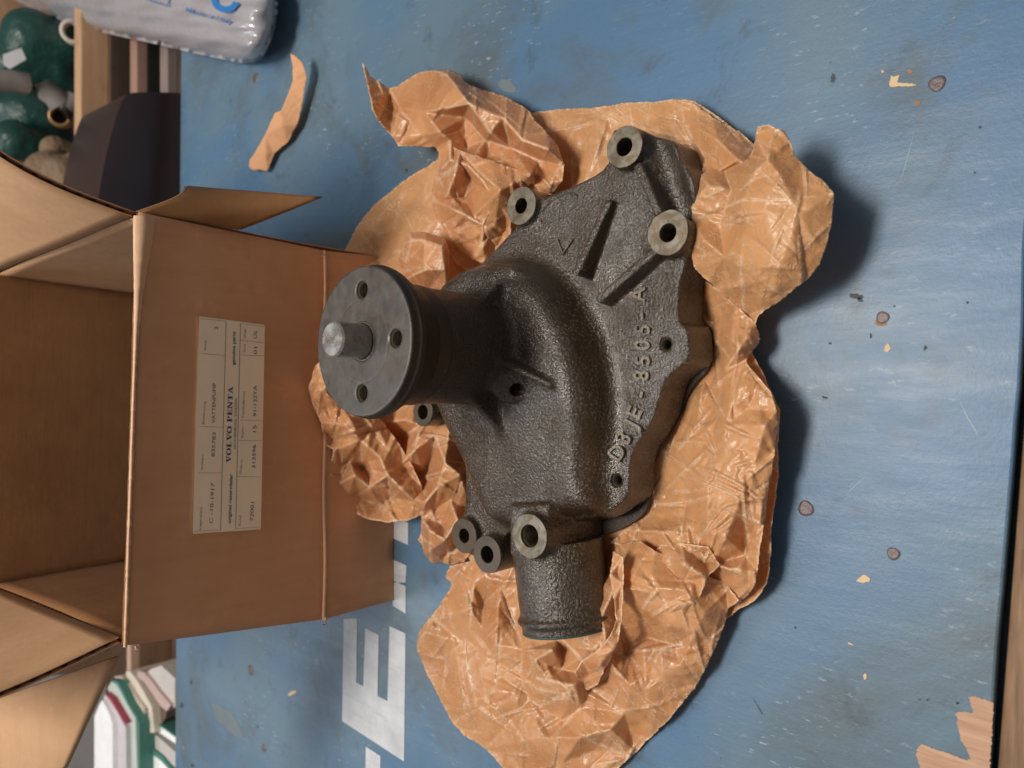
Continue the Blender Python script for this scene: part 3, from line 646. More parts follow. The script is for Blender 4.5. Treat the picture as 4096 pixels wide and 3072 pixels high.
# long flap laid back to the right, crumpled at its root
paper('curled_flap', [(1450,252,46),(1480,305,40),(1555,352,30),(1590,344,28),(1640,306,26),(1680,286,24),(1735,279,22),(1797,279,22),(1840,300,22),(1870,335,22),(1950,365,18),(2018,386,16),(2090,425,15),(2122,450,15),(2138,480,16),(2188,525,18),(2232,585,20),(2256,660,20),(2252,725,18),(2216,768,14),(2170,785,10),(2140,740,18),(2070,740,20),(2050,800,22),(2045,880,20),(2045,960,14),(1975,1010,14),(1940,1060,14),(1890,1040,18),(1830,990,12),(1790,930,14),(1750,870,14),(1728,800,18),(1745,700,18),(1772,636,16),(1740,592,20),(1680,588,24),(1592,586,30),(1568,545,34),(1518,490,40),(1490,436,44),(1468,340,46)],
      [(1560,440,22),(1600,430,34),(1700,450,36),(1790,300,34),(1878,415,44),(1760,530,38),(1690,540,30),(1860,470,18),(1800,560,28),(1866,590,14),(1960,530,36),(1940,560,16),(2010,470,34),(2100,480,22),(2090,560,36),(2040,590,12),(2200,600,34),(2150,640,14),(2120,700,34),(1800,640,34),(1840,720,14),(1870,660,36),(1930,720,36),(1990,680,16),(1980,800,34),(1900,800,14),(1860,860,34),(1930,900,32),(2000,890,16),(1800,830,30),(1860,930,12),(1930,980,26)], (3.4, 1.8, 0.22), wrap, 23, step=5.2, jag=1.6, stretch=(1.5, .8, .9), smooth=1)
# crumpled ridge running down to the housing
paper('crumpled_ridge', [(1760,560,14),(1840,600,26),(1960,640,28),(2120,700,22),(2240,740,10),(2200,790,4),(2120,840,4),(2080,900,4),(2000,1010,4),(1960,1075,5),(1880,1090,5),(1830,1060,10),(1790,1000,12),(1770,900,16),(1745,830,14),(1728,790,16),(1728,760,18),(1748,690,16)],
      [(1820,700,36),(1790,780,26),(1850,820,12),(1880,720,18),(1930,700,34),(1900,860,28),(2000,760,36),(2060,820,20),(1980,900,22),(1900,960,24),(1860,1000,10),(1840,930,22)], (3.6, 1.8, 0.25), wrap, 29, step=5.2, jag=1.2, stretch=(.8, 1.6, .3), smooth=1)
# small folded block behind the drive flange
paper('folded_block', [(1640,930,22),(1700,928,30),(1780,955,30),(1795,1000,28),(1800,1100,26),(1790,1180,22),(1700,1180,14),(1600,1130,14),(1592,1060,16),(1610,980,16)],
      [(1645,960,42),(1655,1100,42),(1700,960,48),(1770,985,46),(1780,1080,46),(1700,1080,50),(1620,1060,26)], (0.8, 0.7, 0.2), wrap, 31, step=5, jag=0.8, smooth=0)
# big folded-over lobe on the near right
paper('folded_lobe', [(2985,640,30),(3012,600,40),(3020,540,48),(3032,505,52),(3075,496,54),(3100,512,54),(3135,520,52),(3158,560,50),(3180,620,46),(3235,680,48),(3290,725,50),(3333,772,50),(3332,840,48),(3325,905,48),(3312,960,46),(3298,1010,46),(3275,1060,44),(3240,1108,42),(3185,1155,38),(3120,1205,34),(3060,1236,30),(3032,1262,26),(3020,1300,24),(2990,1260,18),(2930,1210,20),(2880,1170,26),(2830,1120,34),(2775,1075,36),(2762,1010,36),(2765,940,38),(2772,880,38),(2768,830,36),(2790,760,32),(2806,700,30),(2850,660,18),(2900,620,12)],
      [(2830,740,42),(2900,700,26),(2880,900,34),(2815,960,46),(2990,620,26),(3010,700,54),(3060,850,62),(3000,900,56),(2960,850,58),(2925,760,40),(3120,700,60),(3200,860,62),(3120,1050,58),(2995,1080,50),(2900,1030,46),(3070,640,60),(3000,1150,40),(3100,1140,46),(3250,950,56)], (2.2, 1.1, 0.16), wrap, 41, step=5.2, layer=0.4, smooth=2)
paper('folded_under_layer', [(2700,400,12),(2780,412,14),(2850,470,14),(2960,530,12),(3060,620,12),(3160,640,30),(3235,690,34),(3260,800,30),(3200,900,26),(3100,900,16),(2900,1000,14),(2780,900,12),(2800,720,14),(2820,640,16),(2760,540,14)],
      [(2870,560,24),(2950,640,30),(2800,520,18),(2920,700,10),(3050,700,22),(2850,700,18)], (1.6, 0.9, 0.15), wrap, 43, step=5.0, smooth=2, layer=0.2)
# finely crinkled run along the near side of the pump
paper('crinkled_side', [(2800,1110,10),(2870,1150,18),(2940,1215,22),(3018,1290,26),(3042,1355,24),(3025,1385,22),(2985,1440,24),(2990,1462,28),(3040,1520,30),(3085,1570,32),(3108,1640,34),(3114,1700,34),(3100,1790,34),(3088,1880,36),(3070,1990,36),(3056,2080,36),(3040,2190,36),(3032,2290,34),(3022,2340,32),(2990,2385,26),(2940,2420,16),(2880,2450,10),(2820,2430,8),(2760,2320,10),(2700,2260,10),(2600,2200,14),(2500,2190,20),(2440,2170,16),(2490,2120,8),(2600,2060,6),(2640,1980,6),(2640,1880,6),(2720,1700,6),(2750,1590,6),(2850,1500,6),(2860,1400,6),(2840,1300,6),(2790,1220,6)],
      [(2930,1360,34),(2960,1390,40),(2900,1480,22),(2850,1570,18),(2950,1560,38),(2990,1640,30),(3060,1700,46),(2900,1700,34),(2800,1700,20),(2780,1850,28),(2900,1850,40),(3020,1850,40),(2700,1950,16),(2820,1990,36),(2960,2000,44),(2750,2100,30),(2900,2150,40),(2980,2160,20),(2640,2130,24),(2700,2200,28),(2850,2260,24),(2960,2280,38),(2980,2220,24)], (3.2, 2.2, 0.45), wrap, 53, step=5.0, layer=0.25, smooth=2, stretch=(.8, 1.3, -.5))
paper('side_under_layer', [(2700,1250,3),(2900,1300,5),(3000,1400,10),(3060,1500,14),(3118,1640,16),(3112,1800,14),(3113,1900,16),(3095,2050,16),(3085,2200,16),(3070,2330,14),(3025,2400,12),(2950,2440,10),(2910,2470,8),(2700,2400,4),(2500,2200,3),(2500,1700,3)], [(3000,1700,16),(2800,1800,5),(2900,2200,8)], (1.5, 0.8, 0.1), wrap, 59, step=5.2, layer=0.1)
# wide part hanging off to the near left
paper('broad_skirt', [(1802,2264,12),(1780,2304,8),(1808,2338,8),(1774,2394,7),(1725,2462,6),(1681,2517,6),(1666,2566,8),(1664,2591,8),(1694,2665,6),(1731,2733,5),(1774,2820,6),(1811,2894,5),(1854,2943,5),(1941,2992,6),(2009,3072,6),(2120,3200,6),(2300,3230,6),(2440,3110,6),(2543,3012,6),(2600,2951,7),(2685,2866,8),(2774,2760,9),(2822,2675,10),(2863,2594,9),(2887,2538,10),(2907,2473,10),(2912,2436,12),(2954,2400,18),(2900,2330,14),(2820,2300,22),(2740,2250,18),(2620,2200,24),(2560,2160,18),(2450,2180,8),(2400,2250,4),(2300,2300,4),(2100,2280,4),(2000,2240,8),(1900,2240,10)],
      [(1900,2330,16),(1930,2420,8),(2000,2350,10),(2060,2500,8),(1990,2470,18),(1880,2440,16),(1700,2530,14),(1930,2515,15),(1850,2570,6),(1990,2580,18),(1930,2620,8),(2090,2600,16),(2140,2640,26),(2080,2700,10),(2210,2600,32),(2250,2680,14),(2230,2560,14),(2010,2760,14),(1880,2880,8),(1900,2800,12),(2190,2720,24),(2120,2800,10),(2290,2740,30),(2330,2830,14),(2380,2700,10),(2420,2560,32),(2400,2480,34),(2460,2450,20),(2470,2300,30),(2460,2350,36),(2430,2640,22),(2505,2600,8),(2540,2400,26),(2575,2600,22),(2600,2350,34),(2590,2550,10),(2660,2500,24),(2680,2400,30),(2580,2700,20),(2640,2740,16),(2520,2740,24),(2500,2850,12),(2440,2920,20),(2380,3000,8),(2320,2950,22),(2250,2880,8),(2170,2950,16),(2100,3050,8),(2520,2920,6),(2620,2850,14),(2720,2660,18),(2780,2530,22),(2700,2580,14),(2820,2450,24),(2740,2360,32),(2250,3050,14)], (3.0, 1.5, 0.22), wrap, 61, step=5.2, smooth=1, layer=0.08)
paper('torn_tongue', [(2330,2640,26),(2390,2600,34),(2440,2540,38),(2462,2480,40),(2456,2400,38),(2440,2300,34),(2452,2205,30),(2490,2230,34),(2495,2330,38),(2490,2480,38),(2475,2560,34),(2420,2680,26),(2390,2740,22),(2350,2760,20),(2320,2730,22),(2300,2690,30)], [(2470,2500,34),(2472,2400,32),(2400,2660,34),(2360,2690,22),(2470,2300,28)], (2.0, 1.2, 0.3), wrap, 67, step=5.0, jag=1.8, layer=0.2)
paper('torn_scrap_fold', [(2640,2180,22),(2720,2170,26),(2830,2190,28),(2880,2260,26),(2830,2310,30),(2800,2400,26),(2790,2440,22),(2720,2500,22),(2690,2510,24),(2665,2460,26),(2655,2380,28),(2600,2300,20),(2600,2230,18)], [(2740,2260,36),(2700,2330,22),(2740,2420,32),(2820,2240,20)], (2.6, 2.2, 0.5), wrap, 71, step=5.0, jag=2.2, layer=0.35)
# piece propped against the box, left of the drive flange
paper('propped_fold', [(1330,1400,92),(1290,1430,88),(1258,1470,86),(1236,1549,80),(1247,1603,78),(1281,1689,72),(1302,1780,66),(1335,1800,62),(1311,1888,58),(1358,1934,52),(1356,2001,44),(1403,2047,38),(1471,2074,32),(1548,2090,26),(1630,2083,20),(1688,2060,16),(1700,1990,16),(1690,1950,22),(1655,1870,28),(1600,1780,34),(1530,1690,42),(1460,1600,52),(1440,1500,60),(1400,1430,74)],
      [(1300,1550,88),(1330,1640,70),(1322,1760,60),(1380,1700,72),(1440,1760,62),(1400,1850,48),(1420,1900,56),(1520,1830,50),(1450,1870,34),(1480,1950,44),(1550,1900,46),(1600,1950,40),(1510,2020,22),(1620,1880,26),(1560,1990,18),(1660,2010,24),(1440,1990,34),(1390,1980,44)], (3.6, 2.0, 0.3), wrap, 83, step=5.0, jag=1.3, smooth=1)
paper('crumpled_collar', [(1440,1560,40),(1560,1560,26),(1700,1500,20),(1820,1600,10),(1868,1700,8),(1880,1850,6),(1890,2050,6),(1900,2180,6),(1860,2250,8),(1800,2262,8),(1769,2253,10),(1730,2253,10),(1694,2212,12),(1691,2183,14),(1672,2159,14),(1684,2125,14),(1686,2070,18),(1640,1990,20),(1560,1900,20),(1480,1800,26),(1450,1700,34)],
      [(1620,1680,38),(1600,1760,14),(1680,1700,34),(1660,1800,40),(1720,1830,16),(1740,1740,34),(1780,1850,38),(1800,1700,30),(1700,1900,10),(1750,1950,32),(1800,2000,16),(1840,1900,34),(1700,2010,30),(1740,2040,12),(1720,2120,34),(1760,2090,14),(1780,2160,34),(1720,2200,26),(1800,2210,14),(1830,2080,32),(1850,2150,10)], (4.2, 2.4, 0.3), wrap, 89, step=5.0, jag=1.2, smooth=1, stretch=(.8, 1.5, .4))
print('paper', time.time()-T0)
# separate torn strip
strip = paper('torn_paper_strip', [(1163,212,22),(1188,228,20),(1208,248,17),(1222,285,14),(1226,310,12),(1206,440,9),(1190,500,8),(1150,570,6),(1098,610,6),(1070,683,5),(1035,680,6),(1010,682,6),(996,668,7),(998,640,9),(1020,610,12),(1060,540,16),(1090,470,20),(1100,452,22),(1125,440,20),(1150,380,18),(1172,320,17),(1172,270,19)],
      [(1190,300,17),(1130,500,17),(1060,620,12)], (0.5, 0.2, 0.05), None, 97, step=5, jag=0.9)
M_STRIP = mat_cardboard('matt_brown_paper', (0.58, 0.30, 0.15), (0.62, 0.33, 0.17), 0.85); strip.data.materials.clear(); strip.data.materials.append(M_STRIP)
tag(strip, 'narrow torn strip of plain brown paper lying by itself beside the box', 'paper strip')

# ------------------------------------------------------------------ workbench
bench = empty('workbench', (0, 0.45, 0), 'scuffed blue painted wooden workbench top with white block letters and nail heads', 'workbench')
def zP(x, y, z=0.0): return P(x, y, z)
fr = [(4099,1000),(4096,1230),(4093,1320),(4080,1549),(4065,1691),(4056,1826),(4037,2048),(4012,2344),(3988,2604),(3975,2807),(3960,3072)]
f0 = P(4120, -600)[:]; f1 = P(3925, 3500)
b0 = P(700, 3000); b1 = P(722, 400)
bd = b1-b0; bd /= bd[0]; fd = P(3960, 3072)-P(4080, 1549); fd /= fd[0]
top_xy = [P(3960, 3072)-fd*0.6] + [P(x, y) for x, y in fr[::-1]] + [P(4099, 1000)+fd*0.7, b1+bd*0.55, b0-bd*0.5]
bm = bmesh.new(); NX = 1
va = [bm.verts.new((p[0], p[1], 0)) for p in top_xy]; vb = [bm.verts.new((p[0], p[1]+0.0006, -0.021)) for p in top_xy]
bm.faces.new(va); bm.faces.new(vb[::-1])
for i in range(len(va)): j = (i+1) % len(va); bm.faces.new((va[i], vb[i], vb[j], va[j]))
bmesh.ops.recalc_face_normals(bm, faces=bm.faces)
me = bpy.data.meshes.new('bench_top'); bm.to_mesh(me); bm.free(); bt = link_mesh('bench_top', me, M_TABLE, bench); bevel(bt, 0.0012)
M_NAIL = mat_simple('rusty_nail_head', (0.15, 0.120, 0.120), 0.5, 0.5, 0.0004, 900, 0.4); M_RUST = mat_simple('rust_stain', (0.30, 0.16, 0.07), 0.8)
M_RAW = mat_wood('bare_plywood', (0.56, 0.35, 0.23), (0.36, 0.19, 0.115), (22, 1.5, 1)); M_CHIPW = mat_simple('chipped_wood', (0.62, 0.46, 0.28), 0.8)
M_MARK = mat_simple('dark_scuff', (0.045, 0.055, 0.07), 0.7); M_GREY = mat_simple('grey_paint_patch', (0.13, 0.17, 0.19), 0.6)
def decal(name, pts, mat, z=0.0002, parent=bench, jag=0.0, seed=1):
    pts = [tuple(p) for p in pts]
    if jag:
        r = np.random.default_rng(seed); q = resample([(a, b, 0) for a, b in pts], 6); q[:, :2] += r.normal(0, jag, (len(q), 2)); pts = [tuple(a[:2]) for a in q]
    V = [tuple(P(x, y, z)) for x, y in pts]; V2 = [tuple(P(x, y, 0.00002)) for x, y in pts]; n = len(V)
    return mesh_py(name, V+V2, [tuple(range(n))]+[(i, (i+1) % n, n+(i+1) % n, n+i) for i in range(n)], mat, parent)
def disc_px(x, y, rx, ry, ang=0, n=20): return [(x+rx*math.cos(a)*math.cos(ang)-ry*math.sin(a)*math.sin(ang), y+rx*math.cos(a)*math.sin(ang)+ry*math.sin(a)*math.cos(ang)) for a in [2*math.pi*k/n for k in range(n)]]
def nail(x, y, r=0.0035, rust=True, rx=None):
    r *= 0.86
    c = P(x, y); V = []; n = 20; Fs = []
    prof = [(r, 0.00005), (r*0.95, 0.0004), (r*0.6, 0.00055), (r*0.25, 0.0003)]
    for rr, z in prof:
        for k in range(n): a = 2*math.pi*k/n; w = 1+0.06*math.sin(3*a+x); V.append((c[0]+rr*w*math.cos(a), c[1]+rr*w*math.sin(a), z))
    for i in range(3):
        for k in range(n): Fs.append((i*n+k, i*n+(k+1) % n, (i+1)*n+(k+1) % n, (i+1)*n+k))
    Fs.append(tuple(3*n+k for k in range(n))); mesh_py('nail_head', V, Fs, M_NAIL, bench, True)
for x, y, r in ((3749,334,.0042),(3531,1270,.0034),(3574,2215,.0034),(1022,312,.0058),(1004,2680,.0055),(1056,2992,.0042),(1030,2906,.0018),(3224,2034,.0046)): nail(x, y, r)
decal('rust_stain', disc_px(3524,1290,24,14), M_RUST, 0.00012, jag=1.5)
for i, pts in enumerate([[(3556,335),(3566,300),(3574,308),(3598,298),(3590,330),(3640,333),(3672,339),(3640,346),(3590,345),(3560,348)],[(3536,1404),(3540,1385),(3552,1372),(3558,1380),(3564,1395),(3552,1408)],[(3425,2325),(3436,2312),(3450,2300),(3462,2300),(3480,2314),(3478,2326),(3455,2332)],[(3390,2568),(3415,2576),(3412,2582),(3393,2576)],[(3454,2700),(3460,2692),(3468,2700),(3466,2716),(3456,2718)],[(1152,2776),(1166,2764),(1184,2762),(1188,2768),(1170,2780),(1156,2784)],[(3525,280),(3532,278),(3536,286),(3528,292)]]): decal('paint_chip', pts, M_CHIPW, 0.0003, jag=1.0, seed=i)
decal('rust_stain', disc_px(3670,412,11,10), M_RUST, 0.00012, jag=1); decal('rust_stain', disc_px(3640,286,10,8), M_RUST, 0.00012, jag=1)
decal('bare_wood_patch', [(3975,2812),(3940,2795),(3900,2788),(3876,2788),(3882,2815),(3894,2852),(3860,2846),(3830,2848),(3822,2858),(3832,2870),(3828,2895),(3836,2925),(3844,2960),(3862,2990),(3875,3020),(3884,3040),(3850,3036),(3790,3012),(3740,2996),(3700,2980),(3688,2976),(3672,2990),(3664,3020),(3674,3050),(3684,3080),(3700,3140),(3955,3140),(3960,3072),(3970,2900)], M_RAW, 0.00035, jag=1.6, seed=4)
for i, (x, y, a, b, an) in enumerate([(3332,312,12,26,.1),(3425,1185,40,14,.1),(3440,1200,16,12,0),(3700,1392,9,16,.2),(3484,1342,5,12,-.3),(3300,1590,18,6,.3),(3320,1373,6,5,0),(3578,1225,4,4,0),(3870,1210,5,4,0),(2030,345,55,30,.5),(3182,2512,5,5,0),(3680,2800,6,4,0),(3830,2812,10,4,0),(3710,2800,7,4,0),(765,2727,6,9,0),(726,2822,12,14,0),(770,3062,7,12,-.4),(1580,540,4,6,0),(1625,680,7,9,.2),(3900,690,5,5,0),(3920,510,6,5,0)]): decal('scuff', disc_px(x, y, a*.7, b*.7, an), M_MARK if i != 9 else M_GREY, 0.00015, jag=2.0, seed=i)
decal('paint_patch', [(845,2805),(1000,2905),(1080,2935),(965,2962),(870,2890)][:1]+[(930,2850),(968,2925),(976,2950),(960,2960),(900,2910),(862,2875)], M_GREY, 0.00015)
0 and decal('paint_crack', [(2920,2620),(2935,2650),(2990,2750),(3040,2830),(3051,2858),(3046,2858),(3034,2832),(2985,2755),(2930,2652)], M_MARK, 0.00012, jag=.7)
M_SCR = mat_simple('faint_scratch', (0.24, 0.33, 0.40), 0.5)
for k, pts in enumerate([[(3010,2788),(3040,2835),(3052,2857),(3048,2858),(3036,2838)],[(3826,1570),(3868,1660),(3912,1735),(3908,1736),(3864,1664)],[(3430,1910),(3400,1950),(3398,1948)],[(3500,1870),(3400,1965),(3398,1962)],[(3780,80),(3730,260),(3728.5,259.5)],[(3670,480),(3630,640),(3590,770),(3627,636)]]): decal('scratch', pts, M_SCR if k else M_MARK, 0.00012)
# painted letters
decal('painted_letter', [(1375,2476),(1429,2474),(1425,2730),(1453,2745),(1461,2512),(1515,2540),(1510,2784),(1550,2804),(1558,2504),(1622,2534),(1616,3046),(1368,2884)], M_WHITE, 0.0003)['label'] = 'white block capital E painted on the bench'
decal('painted_letter', [(1463,2986),(1521,3024),(1519,3300),(1461,3300)], M_WHITE, 0.0003)
decal('painted_letter', [(1590,2330),(1622,2345),(1622,2455),(1570,2422),(1570,2330)], M_WHITE, 0.0003)
decal('painted_letter', [(1565,2060),(1632,2090),(1632,2180),(1565,2150)], M_WHITE, 0.0003)
decal('painted_letter', [(1565,2235),(1625,2262),(1622,2330),(1590,2330),(1565,2318)], M_WHITE, 0.0003)
# timber rail below the near edge of the bench
rail_m = mat_wood('old_floor_board', (0.32, 0.19, 0.10), (0.13, 0.065, 0.03), (1.5, 22, 1))
def board(name, pts8, mat, parent=None, label=None, cat=None, bev=0.0015):
    o = mesh_py(name, pts8, [(0,3,2,1),(4,5,6,7),(0,1,5,4),(1,2,6,5),(2,3,7,6),(3,0,4,7)], mat, parent); bevel(o, bev)
    if label: tag(o, label, cat)
    return o
def boxpts(x0, x1, y0, y1, z0, z1, skew=0.0): return [(x0,y0,z0),(x1,y0+skew,z0),(x1,y1+skew,z0),(x0,y1,z0),(x0,y0,z1),(x1,y0+skew,z1),(x1,y1+skew,z1),(x0,y1,z1)]
e0 = P(3960, 3072); sk = -0.045*1.0
ra = P(3990, 3072, -0.006); rb = P(4069, 2048, -0.006); rd = (rb-ra)/(rb-ra)[0]; r0 = ra-rd*0.4; r1 = ra+rd*0.6
board('timber_rail', [tuple(r0+[0, -.16, -.03]), tuple(r1+[0, -.16, -.03]), tuple(r1+[0, 0, -.03]), tuple(r0+[0, 0, -.03]), tuple(r0+[0, -.16, 0]), tuple(r1+[0, -.16, 0]), tuple(r1), tuple(r0)], rail_m, None, 'weathered brown timber rail below the near edge of the blue bench', 'timber rail')
# dark recess between bench top and rail
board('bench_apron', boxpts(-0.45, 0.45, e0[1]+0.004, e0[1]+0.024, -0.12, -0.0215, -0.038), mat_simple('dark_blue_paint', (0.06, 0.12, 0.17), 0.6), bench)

# ------------------------------------------------------------------ cardboard box
BL = P(1577, 2400); BR = P(1577, 1031); ex = (BR-BL)/np.linalg.norm(BR-BL); ny = np.array([ex[1], -ex[0], 0])   # ny points to the camera side
def onfront(px, py, off=0.0):
    d = ray(px, py); o = BL+ny*off; t = ((o-C0)@ny)/(d@ny); return C0+d*t
box = empty('cardboard_box', tuple((BL+BR)/2), 'open brown cardboard carton with a printed parts label on its front', 'cardboard box')
def panel(name, quad, thick, mats, parent, inward, nu=14, nv=14, warp=0.0, seed=0, flute='v', bend=None, rough_edge=0.0):
    """corrugated board: two liners and a wavy core between them, quad = 4 world corners"""
    r = np.random.default_rng(seed); a, b, c, d = [np.array(q, float) for q in quad]; inward = np.array(inward, float); inward /= np.linalg.norm(inward)
    ph = r.uniform(0, 6, 6)
    eb = {}
    def pos(u, v, w):
        p = (a*(1-u)+b*u)*(1-v)+(d*(1-u)+c*u)*v
        dd = warp*(math.sin(3.1*u+ph[0])*math.sin(2.7*v+ph[1])+0.4*math.sin(8*u+ph[2])*math.sin(7*v+ph[3]))
        if bend: dd += bend(u, v)
        return p+inward*(w+dd)
    V = []; Fs = []
    def layer(w0, w1, nu, nv, inset=0.0, jag=0.0):
        base = len(V); ju = r.normal(0, jag, (nu+1, nv+1, 2)) if jag else None
        for w in (w0, w1):
            for i in range(nu+1):
                for j in range(nv+1):
                    u = inset+(1-2*inset)*i/nu; v = inset+(1-2*inset)*j/nv
                    if jag and (j == nv): v += ju[i, j, 0]
                    V.append(tuple(pos(u, v, w)))
        n = (nu+1)*(nv+1); q = lambda i, j, k: base+k*n+i*(nv+1)+j
        for i in range(nu):
            for j in range(nv):
                Fs.append((q(i,j,0), q(i+1,j,0), q(i+1,j+1,0), q(i,j+1,0))); Fs.append((q(i,j,1), q(i,j+1,1), q(i+1,j+1,1), q(i+1,j,1)))
        for i in range(nu): Fs.append((q(i,0,0), q(i,0,1), q(i+1,0,1), q(i+1,0,0))); Fs.append((q(i,nv,0), q(i+1,nv,0), q(i+1,nv,1), q(i,nv,1)))
        for j in range(nv): Fs.append((q(0,j,0), q(0,j+1,0), q(0,j+1,1), q(0,j,1))); Fs.append((q(nu,j,0), q(nu,j,1), q(nu,j+1,1), q(nu,j+1,0)))
    layer(0, 0.0005, nu, nv, 0, rough_edge); n1 = len(Fs)
    layer(thick-0.0005, thick, nu, nv, 0.0, rough_edge); n2 = len(Fs)
    # core
    LU = np.linalg.norm(b-a); LV = np.linalg.norm(d-a); L = LU if flute == 'v' else LV; m = int(L/0.0075)*6; base = len(V)
    for i in range(m+1):
        s = 0.004+0.992*i/m; w = thick/2+(thick/2-0.0006)*math.sin(2*math.pi*i/6)
        for k in range(7):
            e = 0.006+0.988*k/6; V.append(tuple(pos(s, e, w) if flute == 'v' else pos(e, s, w)))
    for i in range(m):
        for k in range(6): Fs.append((base+i*7+k, base+(i+1)*7+k, base+(i+1)*7+k+1, base+i*7+k+1))
    o = mesh_py(name, V, Fs, mats[0], parent); o.data.materials.append(mats[1]); o.data.materials.append(M_CORE)
    mi = [0]*n1+[1]*(n2-n1)+[2]*(len(Fs)-n2); o.data.polygons.foreach_set('material_index', mi); o.data.polygons.foreach_set('use_smooth', [i < n2 for i in range(len(Fs))])
    return o
FT = 0.0035
fTL = onfront(497, 2583); fTR = onfront(556, 848); fCL = onfront(1296, 2478); fCR = onfront(1296, 1003)
inn = -ny
def bulge(u, v): return -0.0025*math.sin(math.pi*u)*math.sin(math.pi*v)
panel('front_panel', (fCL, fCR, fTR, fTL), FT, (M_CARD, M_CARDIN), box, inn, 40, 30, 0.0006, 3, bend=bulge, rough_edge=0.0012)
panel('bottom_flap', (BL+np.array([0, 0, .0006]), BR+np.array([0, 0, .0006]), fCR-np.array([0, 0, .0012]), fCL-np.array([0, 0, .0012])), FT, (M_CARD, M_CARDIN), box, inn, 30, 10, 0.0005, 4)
# pressed crease line between them
tube_path('crease_ridge', [onfront(1297+3*math.sin(k*.7), 1003+(2478-1003)*k/24, -0.0000) for k in range(25)], 0.0011, mat_cardboard('rubbed_crease', (0.60, 0.36, 0.22), (0.68, 0.44, 0.29)), box)
depth = 0.262; bk = inn*depth
Bz = lambda p, z: np.array([p[0], p[1], z])
zt = (fTL[2]+fTR[2])/2
bBL = Bz(BL+bk+ex*0.010, 0.0006); bBR = Bz(BR+bk-ex*0.012, 0.0006); bTL = Bz(BL+bk+ex*0.004, zt); bTR = Bz(BR+bk-ex*0.004, zt)
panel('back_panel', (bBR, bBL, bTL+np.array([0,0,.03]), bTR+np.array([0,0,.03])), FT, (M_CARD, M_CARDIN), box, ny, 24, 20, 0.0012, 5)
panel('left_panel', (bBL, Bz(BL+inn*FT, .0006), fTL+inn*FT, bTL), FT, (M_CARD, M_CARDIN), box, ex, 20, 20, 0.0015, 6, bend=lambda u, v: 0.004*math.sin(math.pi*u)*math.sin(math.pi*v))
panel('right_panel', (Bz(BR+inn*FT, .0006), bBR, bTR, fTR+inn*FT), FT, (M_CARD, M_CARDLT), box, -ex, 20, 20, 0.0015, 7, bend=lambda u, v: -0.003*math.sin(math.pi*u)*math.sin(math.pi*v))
def dirv(th, s): return np.array([s*math.cos(math.radians(th)), 0, math.sin(math.radians(th))])
fl = 0.13; dR = dirv(65, 1); dL = dirv(82, -1)
panel('right_flap', (fTR+inn*FT+np.array([0.0, 0, .001]), bTR+np.array([0, 0, .001]), bTR+dR*fl+np.array([.01, 0, 0]), fTR+dR*fl+np.array([0, .004, 0])), FT, (M_CARD, M_CARDLT), box, np.cross(dR, [0, -1, 0])*-1 if np.cross(dR, [0, -1, 0])[0] > 0 else np.cross(dR, [0, -1, 0]), 16, 16, 0.001, 8, bend=lambda u, v: 0.010*math.sin(math.pi*v)*(1-u), flute='h', rough_edge=0.002)
panel('left_flap', (bTL+np.array([0, 0, .001]), fTL+inn*FT+np.array([0, 0, .001]), fTL+dL*fl, bTL+dL*fl), FT, (M_CARD, M_CARDLT), box, (1, 0, .15), 16, 16, 0.001, 9, bend=lambda u, v: -0.004*math.sin(math.pi*v)*u, flute='h', rough_edge=0.002)
# loose outer flap hanging off the near left corner
panel('torn_left_flap', (PY(478, 2622, .462), PY(268, 3080, .50), PY(-160, 3400, .55), PY(-160, 2850, .55)), FT, (M_CARDLT, M_CARDIN), box, (-.3, 1, .2), 12, 12, 0.0006, 10, rough_edge=0.002)
# torn flap twisted outwards at the near right corner
def tf(px, py, Y): return PY(px, py, Y)
panel('torn_right_flap', (tf(548, 846, .458), tf(972, 918, .452), tf(1289, 788, .420), tf(760, 742, .475)), FT, (M_CARDIN, M_CARD), box, (0, 1, .3), 14, 12, 0.0012, 12, bend=lambda u, v: 0.012*math.sin(math.pi*v)*(1-u)*(-1), rough_edge=0.002)  # outer liner takes the dark inside brown, shade put into its colour
# rubbed, folded paper lip along the front edge
def lip():
    rg = np.random.default_rng(5); V = []; Fs = []; n = 90
    for i in range(n+1):
        t = i/n; y = 862+(2590-862)*t; x = 553-(553-497)*t
        wd = (46*math.exp(-(t/0.16)**2)+13+rg.normal(0, 1.6)); zc = -0.0012-0.0012*rg.random()
        for k, (fx, off) in enumerate(((-0.3, .0045), (0.0, zc), (0.5, zc-.0006), (1.0, -0.0003))): V.append(tuple(onfront(x+wd*fx+rg.normal(0, 1.0), y, -off if k == 0 else -off*-1*-1)))
    for i in range(n):
        for k in range(3): Fs.append((i*4+k, (i+1)*4+k, (i+1)*4+k+1, i*4+k+1))
    return mesh_py('torn_top_lip', V, Fs, mat_cardboard('rubbed_edge', (0.55, 0.34, 0.21), (0.63, 0.41, 0.27)), box, True)
def lip2():
    rg = np.random.default_rng(5); V = []; Fs = []; n = 120
    for i in range(n+1):
        t = i/n; y = 862+(2590-862)*t; x = 556-(556-497)*t
        wd = 52*math.exp(-(t/0.17)**2)+12+rg.normal(0, 1.4)
        for k, (fx, off) in enumerate(((-0.35, -.003), (-.15, .0010), (0.5, .0016+.0008*rg.random()), (1.0, .0004))): V.append(tuple(onfront(x+wd*fx, y, off+0.0022*math.sin(math.pi*t)*0.6)))
    for i in range(n):
        for k in range(3): Fs.append((i*4+k, (i+1)*4+k, (i+1)*4+k+1, i*4+k+1))
    return mesh_py('torn_top_lip', V, Fs, mat_cardboard('rubbed_edge', (0.55, 0.33, 0.20), (0.63, 0.40, 0.26)), box, True)
lip2()
